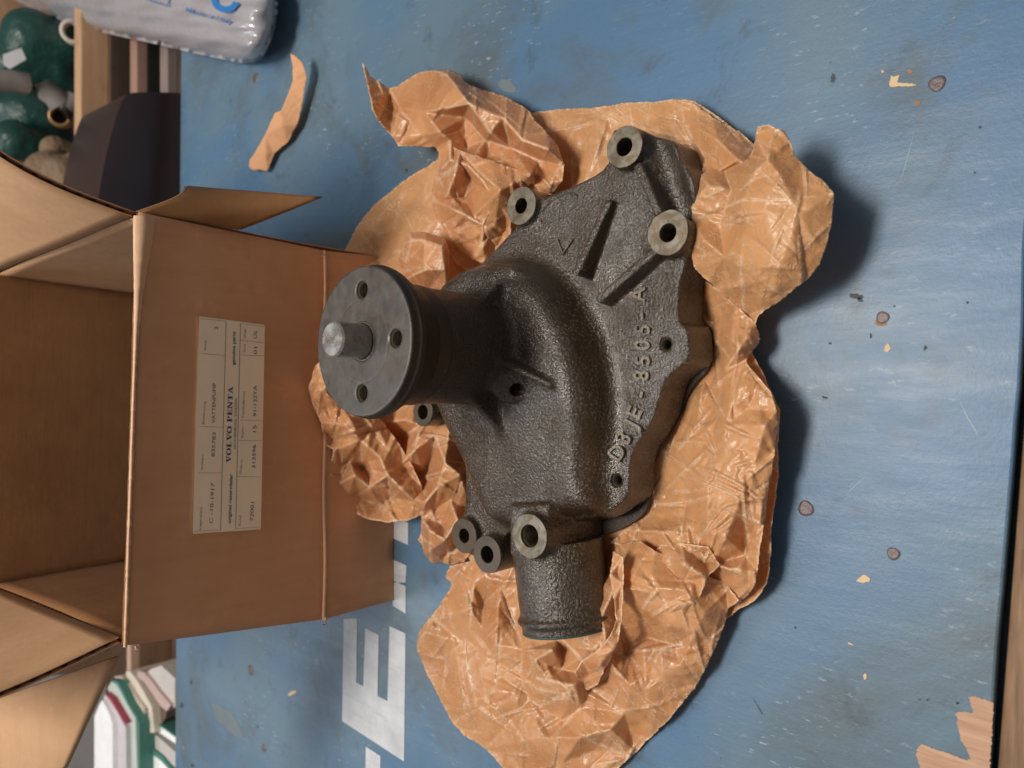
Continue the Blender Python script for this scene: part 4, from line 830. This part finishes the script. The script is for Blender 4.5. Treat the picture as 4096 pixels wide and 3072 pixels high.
for i, (x, y) in enumerate([(1303,2475),(545,2585),(1296,1006)]):
    pts = [onfront(x+random.uniform(-14, 14)*(k/5), y+random.uniform(-10, 10)+k*4, 0.001+0.0015*random.random()) for k in range(6)]
    tube_path('paper_tuft', pts, 0.0006, bpy.data.materials['rubbed_edge'], box)
# ---- label on the front
LO = 0.0030
def lp(px, py): return onfront(px, py, LO)
def lpx(x, y): return 700+x/1.66, 1200+y/1.66
def label_pt(x, y, up=0.0): q = lpx(x, y); return onfront(q[0], q[1], LO+up)
corn = [(160,108),(597,165),(570,1523),(117,1553)]
def roundq(c, r=10):
    out = []
    for i in range(4):
        p = np.array(c[i], float); a = np.array(c[i-1], float); b = np.array(c[(i+1) % 4], float); u = (a-p)/np.linalg.norm(a-p); w = (b-p)/np.linalg.norm(b-p)
        for t in (0, .33, .66, 1): out.append(tuple(p+u*r*(1-t)**2+w*r*t**2))
    return out
rq = roundq(corn); nL = len(rq)
lab = mesh_py('printed_label', [tuple(label_pt(x, y)) for x, y in rq]+[tuple(label_pt(x, y, -0.0012)) for x, y in rq], [tuple(range(nL))]+[(i, (i+1) % nL, nL+(i+1) % nL, nL+i) for i in range(nL)], M_LABEL, box)
def lt(s, a, b, cap, mat=M_INK, **k): return print_text('label_print', s, lpx(*a), lpx(*b), cap/1.66, lambda x, y: onfront(x, y, LO+0.0002), mat, lab, **k)
for s, a, b, c, m in (('Lagerplats',(174,1525),(180,1375),15,M_INKL),('C -10-1917',(250,1483),(262,1215),22,M_INK),('Artikelnr.',(186,1130),(191,1015),15,M_INKL),('835783',(263,1040),(272,880),22,M_INK),('Benämning',(195,825),(205,672),15,M_INKL),('VATTENPUMP',(266,818),(273,552),22,M_INK),('Antal',(206,338),(211,270),15,M_INKL),('2',(284,198),(286,175),22,M_INK),
  ('GOTHENBURG, SWEDEN',(405,990),(413,655),15,M_BLUEG),('Kund',(437,1500),(440,1432),15,M_INKL),('72001',(520,1468),(525,1342),22,M_INK),('Ordernr.',(442,1158),(450,1050),15,M_INKL),('313596',(532,1118),(539,962),22,M_INK),('Radnr.',(454,915),(457,833),15,M_INKL),('15',(539,878),(541,832),22,M_INK),('Kundreferens',(458,782),(465,605),15,M_INKL),('91-132YA',(541,772),(544,568),22,M_INK),('Sort',(467,347),(469,292),15,M_INKL),('Urspr.',(469,252),(472,182),15,M_INKL),('01',(544,360),(546,312),22,M_INK),('US',(544,255),(546,207),22,M_INK)): lt(s, a, b, c, m)
lt('original reservdelar', (371,1485), (382,1155), 20, M_BLUEG, bold=0.02); lt('genuine parts', (398,432), (402,210), 20, M_BLUEG, bold=0.02)
lt('VOLVO PENTA', (371,1082), (384,573), 31, M_BLUE, serif=True)
def lline(a, b, w=2.2, mat=M_INK):
    a = np.array(lpx(*a)); b = np.array(lpx(*b)); d = (b-a)/np.linalg.norm(b-a); n = np.array([d[1], -d[0]])*w/2/1.66
    return mesh_py('label_rule', [tuple(onfront(*q, LO+.00015)) for q in (a+n, b+n, b-n, a-n)], [(0, 1, 2, 3)], mat, lab)
for a, b, w, m in (((303,1527),(340,140),3.2,M_INK),((403,1520),(435,155),3.2,M_INK),((155,1148),(312,1148),2,M_INKL),((160,840),(327,845),2,M_INKL),((175,355),(335,368),2,M_INKL),((415,1172),(568,1175),2,M_INKL),((425,932),(578,935),2,M_INKL),((430,796),(580,800),2,M_INKL),((435,365),(588,370),2,M_INKL),((437,268),(588,283),2,M_INKL),((128,1536),(303,1527),2,M_INKL),((403,1520),(560,1506),2,M_INKL),((165,124),(340,140),2,M_INKL),((435,155),(590,178),2,M_INKL)): lline(a, b, w, m)
print('box', time.time()-T0)

# ------------------------------------------------------------------ plastic bag at the far right
def mat_film():
    t = NT('cloudy_plastic_film'); v = t.coord(); n = t.noise(v, 60, 5, 0.6, 1.2); n2 = t.noise(v, 18, 4, .6, .5)
    c = t.mix(n2, (0.34, 0.33, 0.36), (0.44, 0.43, 0.46)); t.set(Base_Color=c, Roughness=0.22)
    t.b.inputs['Specular IOR Level'].default_value = 0.8; t.b.inputs['Coat Weight'].default_value = 0.5; t.b.inputs['Coat Roughness'].default_value = 0.08
    t.l(t.bump(t.noise(v, 22, 4, 0.55, 2.5), 0.003, 0.45), t.b.inputs['Normal'])
    tr = t.n('ShaderNodeBsdfTransparent'); mx = t.n('ShaderNodeMixShader'); t.l(t.ramp(n2, [(0.3, 0.05), (0.7, 0.22)]), mx.inputs[0])
    t.l(t.b.outputs[0], mx.inputs[1]); t.l(tr.outputs[0], mx.inputs[2]); t.l(mx.outputs[0], t.out.inputs['Surface']); return t.m
M_FILM = mat_film()
bag_out = [(-260,-110),(60,0),(180,62),(330,112),(500,150),(620,175),(760,210),(880,235),(960,252),(1010,252),(1045,235),(1065,205),(1090,150),(1108,80),(1112,0),(1090,-200),(900,-420),(300,-520),(-250,-420)]
def make_bag():
    ol = resample([(a, b, 0) for a, b in bag_out], 16)[:, :2]; poly = [tuple(a) for a in ol]
    X, Y = np.meshgrid(np.arange(-290, 1140, 14.0), np.arange(-540, 280, 14.0), indexing='ij'); X = X.ravel(); Y = Y.ravel()
    d = sd_poly(np.stack([X, Y], 1), poly); k = d < -8; n = len(ol)
    pts = [Vector((float(a), float(b))) for a, b in ol]+[Vector((float(a), float(b))) for a, b in zip(X[k], Y[k])]
    r = delaunay_2d_cdt(pts, [(i, (i+1) % n) for i in range(n)], [], 1, 1e-6); vs = np.array([v[:] for v in r[0]]); tri = np.array([t for t in r[2] if len(t) == 3])
    dd = -sd_poly(vs, poly); prof = np.sqrt(np.clip(1-(1-np.clip(dd/170, 0, 1))**2, 0, 1)); w = 0.0009*np.sin(vs[:, 0]*.03+vs[:, 1]*.05)*np.clip(dd/30, 0, 1)+0.0012*np.sin(vs[:, 0]*.011-vs[:, 1]*.09)*np.clip(dd/30, 0, 1)
    ztop = 0.010+0.036*prof+w; T = Pvec(vs[:, 0], vs[:, 1], ztop)
    # underside follows the same plan, lower, thickening the bag
    zb = np.maximum(0.010-0.009*prof, 0.0015); Bt = Pvec(vs[:, 0], vs[:, 1], zb); m = len(vs)
    VV = np.concatenate([T, Bt]); FF = np.concatenate([tri, tri[:, ::-1]+m]); 
    side = np.array([(i, (i+1) % n, m+(i+1) % n, m+i) for i in range(n)]); s1 = side[:, [0, 3, 2]]; s2 = side[:, [0, 2, 1]]
    return mesh_np('bag_film', VV, np.concatenate([FF, s1, s2]), M_FILM, bag, True)
bag = empty('plastic_bag', tuple(P(700, -50, 0.0)), 'cloudy white plastic bag with blue printing lying beyond the torn paper strip', 'plastic bag')
make_bag()
M_BPRINT = mat_simple('blue_bag_print', (0.05, 0.13, 0.35), 0.4); M_BPRINT2 = mat_simple('bright_blue_bag_print', (0.02, 0.16, 0.45), 0.35)
def bagpt(x, y):
    poly = [tuple(a[:2]) for a in resample([(a, b, 0) for a, b in bag_out], 16)]; dd = float(-sd_poly(np.array([[x, y]]), poly)[0])
    pr = math.sqrt(max(0, 1-(1-min(1, max(0, dd/170)))**2)); return P(x, y, 0.0125+0.036*pr)
def bag_text(s, st, en, cap):
    V, Fs = glyph_mesh(s, bold=0.01); x0 = V[:, 0].min(); L = V[:, 0].max()-x0; st = np.array(st, float); en = np.array(en, float); d = en-st; ln = np.linalg.norm(d); dn = d/ln; up = np.array([dn[1], -dn[0]])
    mesh_py('bag_print', [tuple(bagpt(*(st+dn*((v[0]-x0)/L*ln)+up*(v[1]/.69*cap)))) for v in V], Fs, M_BPRINT, bag)
bag_text('Made in Italy', (742, 46), (930, 98), 17)
def bag_strip(pts, w, mat):
    L = []; R = []
    for i, p in enumerate(pts):
        a = np.array(pts[max(0, i-1)], float); b = np.array(pts[min(len(pts)-1, i+1)], float); d = (b-a)/np.linalg.norm(b-a); n = np.array([d[1], -d[0]])*w/2; L.append(np.array(p)+n); R.append(np.array(p)-n)
    V = [tuple(bagpt(*q)) for q in L+R]; k = len(pts); mesh_py('bag_print', V, [(i, i+1, k+i+1, k+i) for i in range(k-1)], mat, bag)
bag_strip([(560,-20),(600,2),(640,14),(668,24),(680,-6),(690,-30)], 5, M_BPRINT)
bag_strip([(872+46*math.cos(a)+30, -8+46*math.sin(a)) for a in np.linspace(math.pi*1.05, math.pi*0.12, 14)], 24, M_BPRINT2)

# ------------------------------------------------------------------ things behind the bench
def prism_px(name, pts, z, drop, mat, parent=None, Y=None):
    """a standing slab: plan outline traced at height z, going down by drop"""
    top_ = [P(x, y, z) if Y is None else PY(x, y, Y) for x, y in pts]; n = len(pts); V = [tuple(p) for p in top_]+[(p[0], p[1], p[2]-drop) for p in top_]
    return mesh_py(name, V, [tuple(range(n))]+[tuple(range(2*n-1, n-1, -1))]+[(i, n+i, n+(i+1) % n, (i+1) % n) for i in range(n)], mat, parent)
wd1 = mat_wood('pale_plank', (0.42, 0.25, 0.14), (0.52, 0.33, 0.19)); wd2 = mat_wood('dark_plank', (0.12, 0.075, 0.05), (0.17, 0.11, 0.075)); wd3 = mat_wood('reddish_plank', (0.30, 0.17, 0.13), (0.36, 0.22, 0.17))
def wslab(name, pa, pb, Yf, dY, mat, label, cat, ya=None):
    """plank running left-right behind the bench whose near face spans picture columns pa..pb at distance Yf"""
    (x0, x1), (y0, y1) = pa, pb
    q = [PY(x1, y1, Yf), PY(x1, y0, Yf), PY(x0, y0, Yf), PY(x0, y1, Yf)]
    V = [tuple(q[0]), tuple(q[1]), tuple(q[1]+[0, dY, 0]), tuple(q[0]+[0, dY, 0]), tuple(q[3]), tuple(q[2]), tuple(q[2]+[0, dY, 0]), tuple(q[3]+[0, dY, 0])]
    return board(name, V, mat, None, label, cat, 0.002)
shelf_floor = board('shelf_floor', boxpts(-1.2, 1.2, 0.87, 1.75, -0.33, -0.30), wd2, None); tag(shelf_floor, kind='structure')
back = board('shelf_back', boxpts(-1.2, 1.2, 1.75, 1.78, -0.33, 0.8), mat_wood('shelf_back_wood', (0.20, 0.12, 0.07), (0.26, 0.16, 0.10)), None); tag(back, kind='structure')
wslab('wooden_plank', ((322,440), (-80,705)), ((0, 0), (0, 0)) if False else (-80, 640), 1.02, 0.03, wd1, 'pale wooden crate edge in front of the green pumps', 'wooden plank') if False else None
def plank(x0, x1, y0, y1, Yf, dY, mat, label, cat='wooden plank'): return wslab('wooden_plank', (x0, x1), (y0, y1), Yf, dY, mat, label, cat)
plank(322, 438, -60, 640, 1.02, 0.022, wd1, 'thick pale wooden plank right in front of the green pumps')
plank(438, 560, -60, 700, 1.06, 0.02, wd2, 'dark grey brown board just below the pale plank')
plank(545, 592, -60, 560, 0.98, 0.02, wd3, 'thin reddish wooden batten above the dark gap behind the bench')
plank(668, 712, -60, 600, 0.90, 0.02, mat_wood('grey_batten', (0.20, 0.15, 0.14), (0.26, 0.2, 0.18)), 'thin grey brown batten right behind the far bench edge')
plank(590, 672, -60, 760, 1.15, 0.02, mat_simple('black_gap_shade', (0.008, 0.007, 0.007), 0.8), 'black sheet added for the shade in the gap between the thin battens')  # added sheet, its black stands in for the shade of the gap
plank(-60, 130, -60, 240, 1.45, 0.02, wd1, 'tan board standing at the very back behind the green pumps')
# dark rounded plastic bin
def bin_():
    prof_px = [(728,376),(727,372),(640,368),(545,369),(512,374),(492,392),(480,420),(460,480),(442,545),(424,620),(408,700),(394,780),(380,870),(380,1000),(728,1000)]
    Yf = 0.86; fr_ = [PY(x, y, Yf) for x, y in prof_px]; n = len(fr_)
    fr_ = [np.array(q) for q in chaikin([tuple(q) for q in fr_], 2)]; n = len(fr_)
    bm = bmesh.new(); a = [bm.verts.new(p) for p in fr_]; b = [bm.verts.new(p+np.array([0.004, 0.12, 0.0])) for p in fr_]
    bm.faces.new(a); bm.faces.new(b[::-1])
    for i in range(n): j = (i+1) % n; bm.faces.new((a[i], b[i], b[j], a[j]))
    bmesh.ops.recalc_face_normals(bm, faces=bm.faces); me = bpy.data.meshes.new('plastic_bin'); bm.to_mesh(me); bm.free()
    o = link_mesh('plastic_bin', me, mat_simple('dark_plastic', (0.030, 0.020, 0.021), 0.32), None, True); bv = bevel(o, 0.006, 4); return o
tag(bin_(), 'dark brown glossy plastic housing with a rounded top standing behind the bench', 'plastic bin')
# green cast pumps at the back
M_GCAST = mat_simple('green_enamel', (0.008, 0.050, 0.043), 0.42, 0, 0.005, 40, 0.6)
def sd_blobs(bl, cyl=None, cut=None):
    def f(p):
        d = None
        for a, b, r, r2 in bl:
            e = sd_caps(p, a, b, r, r2); d = e if d is None else smin(d, e, 12)
        return d
    return f
def green_pump(name, parts, ringpx, ringY, rr, label, ringcol):
    e = empty(name, tuple(PY(*ringpx, ringY)-np.array([0, -.03, .1])), label, 'green pump', None)
    bl = []
    for (xa, ya, xb, yb, Yq, r, r2) in parts: bl.append((PY(xa, ya, Yq)*1000, PY(xb, yb, Yq)*1000, r, r2))
    pts = np.array([q for b in bl for q in b[:2]]); lo = pts.min(0)-60; hi = pts.max(0)+60
    V, Q = surface_nets(sd_blobs(bl), lo, hi, 3.0); mesh_np('pump_casting', V/1000, Q, M_GCAST, e, True)
    c = PY(*ringpx, ringY); n = C0-c; n = n/np.linalg.norm(n); n = n*0.8+np.array([0, -.3, .2]); n /= np.linalg.norm(n); u = np.cross(n, [0, 0, 1]); u /= np.linalg.norm(u); w = np.cross(u, n)
    V = []; Fs = []; prof = [(rr*1.0, -.03), (rr*1.05, 0.004), (rr*.95, .008), (rr*.72, .008), (rr*.66, .003), (rr*.62, -.03)]; m = 32
    for r, t in prof:
        for k in range(m): a = 2*math.pi*k/m; V.append(tuple(c+n*t+(u*math.cos(a)+w*math.sin(a))*r))
    for i in range(len(prof)-1):
        for k in range(m): Fs.append((i*m+k, i*m+(k+1) % m, (i+1)*m+(k+1) % m, (i+1)*m+k))
    mesh_py('port_ring', V, Fs, ringcol, e, True)
    V = [tuple(c+n*-.012+(u*math.cos(2*math.pi*k/m)+w*math.sin(2*math.pi*k/m))*rr*.66) for k in range(m)]; mesh_py('port_bore', V, [tuple(range(m))], M_BORE if ringcol is not M_CREAM else M_GCAST, e)
    return e
M_CREAM = mat_simple('cream_ring', (0.55, 0.48, 0.40), 0.5)
gp = green_pump('green_pump', [(130,150,230,200,1.2,38,34),(230,200,300,130,1.2,34,30),(60,260,200,300,1.22,36,36),(250,290,300,330,1.2,20,14)], (293,128), 1.135, 0.0155, 'upper green enamelled pump with a pale open port and a blank white sticker', M_CREAM)
green_pump('green_pump', [(-20,420,120,470,1.22,34,40),(120,470,200,540,1.2,40,30),(60,560,150,590,1.15,26,22),(190,480,250,470,1.18,24,14)], (240,467), 1.12, 0.0135, 'lower green enamelled pump with a dark brass lined port beside the plastic sheet', mat_simple('brass_ring', (0.34, 0.22, 0.10), 0.4, 0.5))
stk = mesh_py('white_sticker', [tuple(PY(x, y, 1.145)) for x, y in ((12,218),(84,192),(104,238),(40,276),(18,262))], [(0, 1, 2, 3, 4)], mat_simple('white_sticker_paper', (0.85, 0.88, 0.92), 0.4), gp)
so = stk.modifiers.new('t', 'SOLIDIFY'); so.thickness = 0.001
# clear plastic roll between them
o = tube_path('plastic_hose', [PY(x, y, 1.10) for x, y in ((-40,322),(40,325),(110,335),(170,355),(215,385),(240,420),(262,440),(300,400))], 0.014, mat_simple('grey_clear_plastic', (0.24, 0.22, 0.21), 0.25), None, n=12)
tag(o, 'bent grey translucent plastic hose between the two green pumps', 'plastic hose')
# rumpled cream cloth
o = mesh_np('cream_cloth', *(lambda: (lambda V, Q: (V/1000, Q))(*surface_nets(sd_blobs([(PY(250,680,1.05)*1000, PY(330,650,1.05)*1000, 16, 14), (PY(330,650,1.05)*1000, PY(400,660,1.05)*1000, 13, 12), (PY(220,600,1.1)*1000, PY(280,620,1.1)*1000, 18, 16), (PY(300,740,1.04)*1000, PY(380,760,1.04)*1000, 20, 18), (PY(200,700,1.08)*1000, PY(300,860,1.08)*1000, 30, 30)]), PY(400,860,1.04)*1000-[0, 70, 60], PY(150,560,1.1)*1000+[60, 70, 60], 3.0)))(), mat_simple('cream_cloth_weave', (0.20, 0.135, 0.085), 0.8, 0, 0.008, 60, 0.5), None, True)
tag(o, 'rumpled cream cloth behind the box and beside the dark plastic housing', 'cloth')
# catalogues standing behind the bench
def cat(ptsz, z, mat, label, edge=None, drop=0.14):
    e = empty('catalogue', tuple(P(ptsz[0][0], ptsz[0][1], z)-np.array([0, 0, drop])), label, 'catalogue', 'catalogues standing behind the bench')
    prism_px('page_block', ptsz, z, drop, mat, e)
    if edge: prism_px('cover', edge[0], z+0.0015, drop, edge[1], e)
    return e
def m7(pts): return [(300+x/2.9, 2500+y/2.9) for x, y in pts]
mw = mat_simple('bright_white_paper', (0.88, 0.90, 0.92), 0.6); ml = mat_simple('lilac_paper', (0.58, 0.55, 0.58), 0.6); mm = mat_simple('mint_paper', (0.50, 0.55, 0.50), 0.6); mc = mat_simple('cream_paper', (0.55, 0.48, 0.40), 0.7)
mt = mat_simple('teal_cover', (0.06, 0.20, 0.17), 0.5); mr = mat_simple('red_cover', (0.36, 0.05, 0.08), 0.5); mp = mat_simple('pink_paper', (0.50, 0.36, 0.33), 0.7); mg = mat_simple('grey_paper', (0.52, 0.49, 0.46), 0.7); mb = mat_simple('brown_gap_filler', (0.13, 0.09, 0.06), 0.7)
Z0 = -0.045
cat(m7([(225,1659+300),(225,1060),(280,930),(315,870),(360,950),(405,1050),(436,1150),(440,1659+300)]), Z0+.02, mw, 'brightest white catalogue with a rounded spine, farthest from the bench')
cat(m7([(442,1959),(438,1150),(405,1050),(350,930),(330,880),(345,800),(400,850),(560,1140),(590,1200),(600,1959)]), Z0+.014, ml, 'lilac grey catalogue with a thin red cover line', (m7([(345,790),(420,850),(500,990),(590,1140),(575,1152),(490,1010),(400,870),(348,812)]), mr))
cat(m7([(605,1959),(596,1170),(520,1010),(420,850),(380,730),(420,660),(470,680),(560,780),(620,920),(700,1080),(735,1959)]), Z0+.008, mm, 'mint green catalogue with a teal cover standing next to the lilac one', (m7([(420,635),(500,660),(555,760),(620,910),(715,1060),(745,1150),(755,1959),(735,1959),(725,1150),(700,1080),(610,930),(540,790),(480,690),(425,660)]), mt))
cat(m7([(762,1400),(752,1150),(722,1060),(630,910),(560,750),(500,640),(450,600),(530,590),(620,690),(720,850),(800,960),(815,1240),(800,1400)]), Z0, mc, 'cream catalogue leaning between the mint and the ivory one')
cat(m7([(858,1250),(850,970),(790,900),(680,730),(600,600),(590,540),(640,540),(700,620),(790,760),(890,950),(925,1250)]), Z0-.004, mat_simple('ivory_paper', (0.66, 0.59, 0.49), 0.7), 'ivory catalogue with a bent spine beside the dark gap')
cat(m7([(930,1250),(895,950),(800,760),(730,640),(760,640),(860,760),(960,930),(1060,1000),(1050,1080),(1000,1160),(960,1230)]), Z0-.014, mb, 'dark brown filler for the shaded gap between ivory and pink catalogues')  # added block, its dark brown stands in for the shaded gap
cat(m7([(1065,1000),(1000,950),(900,800),(800,660),(720,600),(730,530),(800,550),(880,640),(980,780),(1110,930)]), Z0-.008, mp, 'dull pink catalogue leaning toward the bench')
cat(m7([(1160,960),(1110,925),(990,780),(890,630),(830,560),(880,510),(1000,470),(1160,620)]), Z0-.012, mg, 'light grey catalogue with fanned page corners next to the bench edge')
cat(m7([(1170,1660),(1000,1500),(850,1360),(770,1360),(790,1260),(900,1250),(1000,1330),(1170,1480)]), Z0-.010, mg, 'grey catalogue lying slanted in the near row')
cat(m7([(1170,1380),(1040,1290),(930,1220),(960,1170),(1010,1190),(1100,1260),(1170,1310)]), Z0-.012, mw, 'small white catalogue with a teal edge in the near row', (m7([(960,1165),(1100,1250),(1170,1300),(1170,1285),(1100,1235),(975,1150)]), mt))
cat(m7([(1170,1959),(1110,1659),(1000,1560),(860,1450),(758,1430),(755,1959)]), Z0-.008, mw, 'white catalogue with a broad teal cover band nearest the bench', (m7([(755,1360),(800,1370),(900,1440),(1010,1530),(1130,1680),(1170,1800),(1150,1800),(1095,1680),(990,1570),(870,1480),(757,1425)]), mt))
plank(520, 563, 2200, 2704, 1.06, 0.012, mat_wood('pink_batten', (0.46, 0.30, 0.22), (0.54, 0.37, 0.28)), 'short pale batten above the catalogues behind the box')
plank(556, 690, 2200, 2675, 1.10, 0.02, mat_wood('brown_board', (0.20, 0.11, 0.06), (0.26, 0.15, 0.09)), 'brown board behind the catalogues and the box corner')
plank(-60, 430, 2700, 3400, 1.3, 0.02, mat_simple('grey_panel', (0.42, 0.41, 0.42), 0.6), 'pale grey panel behind the brightest catalogue', 'panel')
print('done', time.time()-T0)
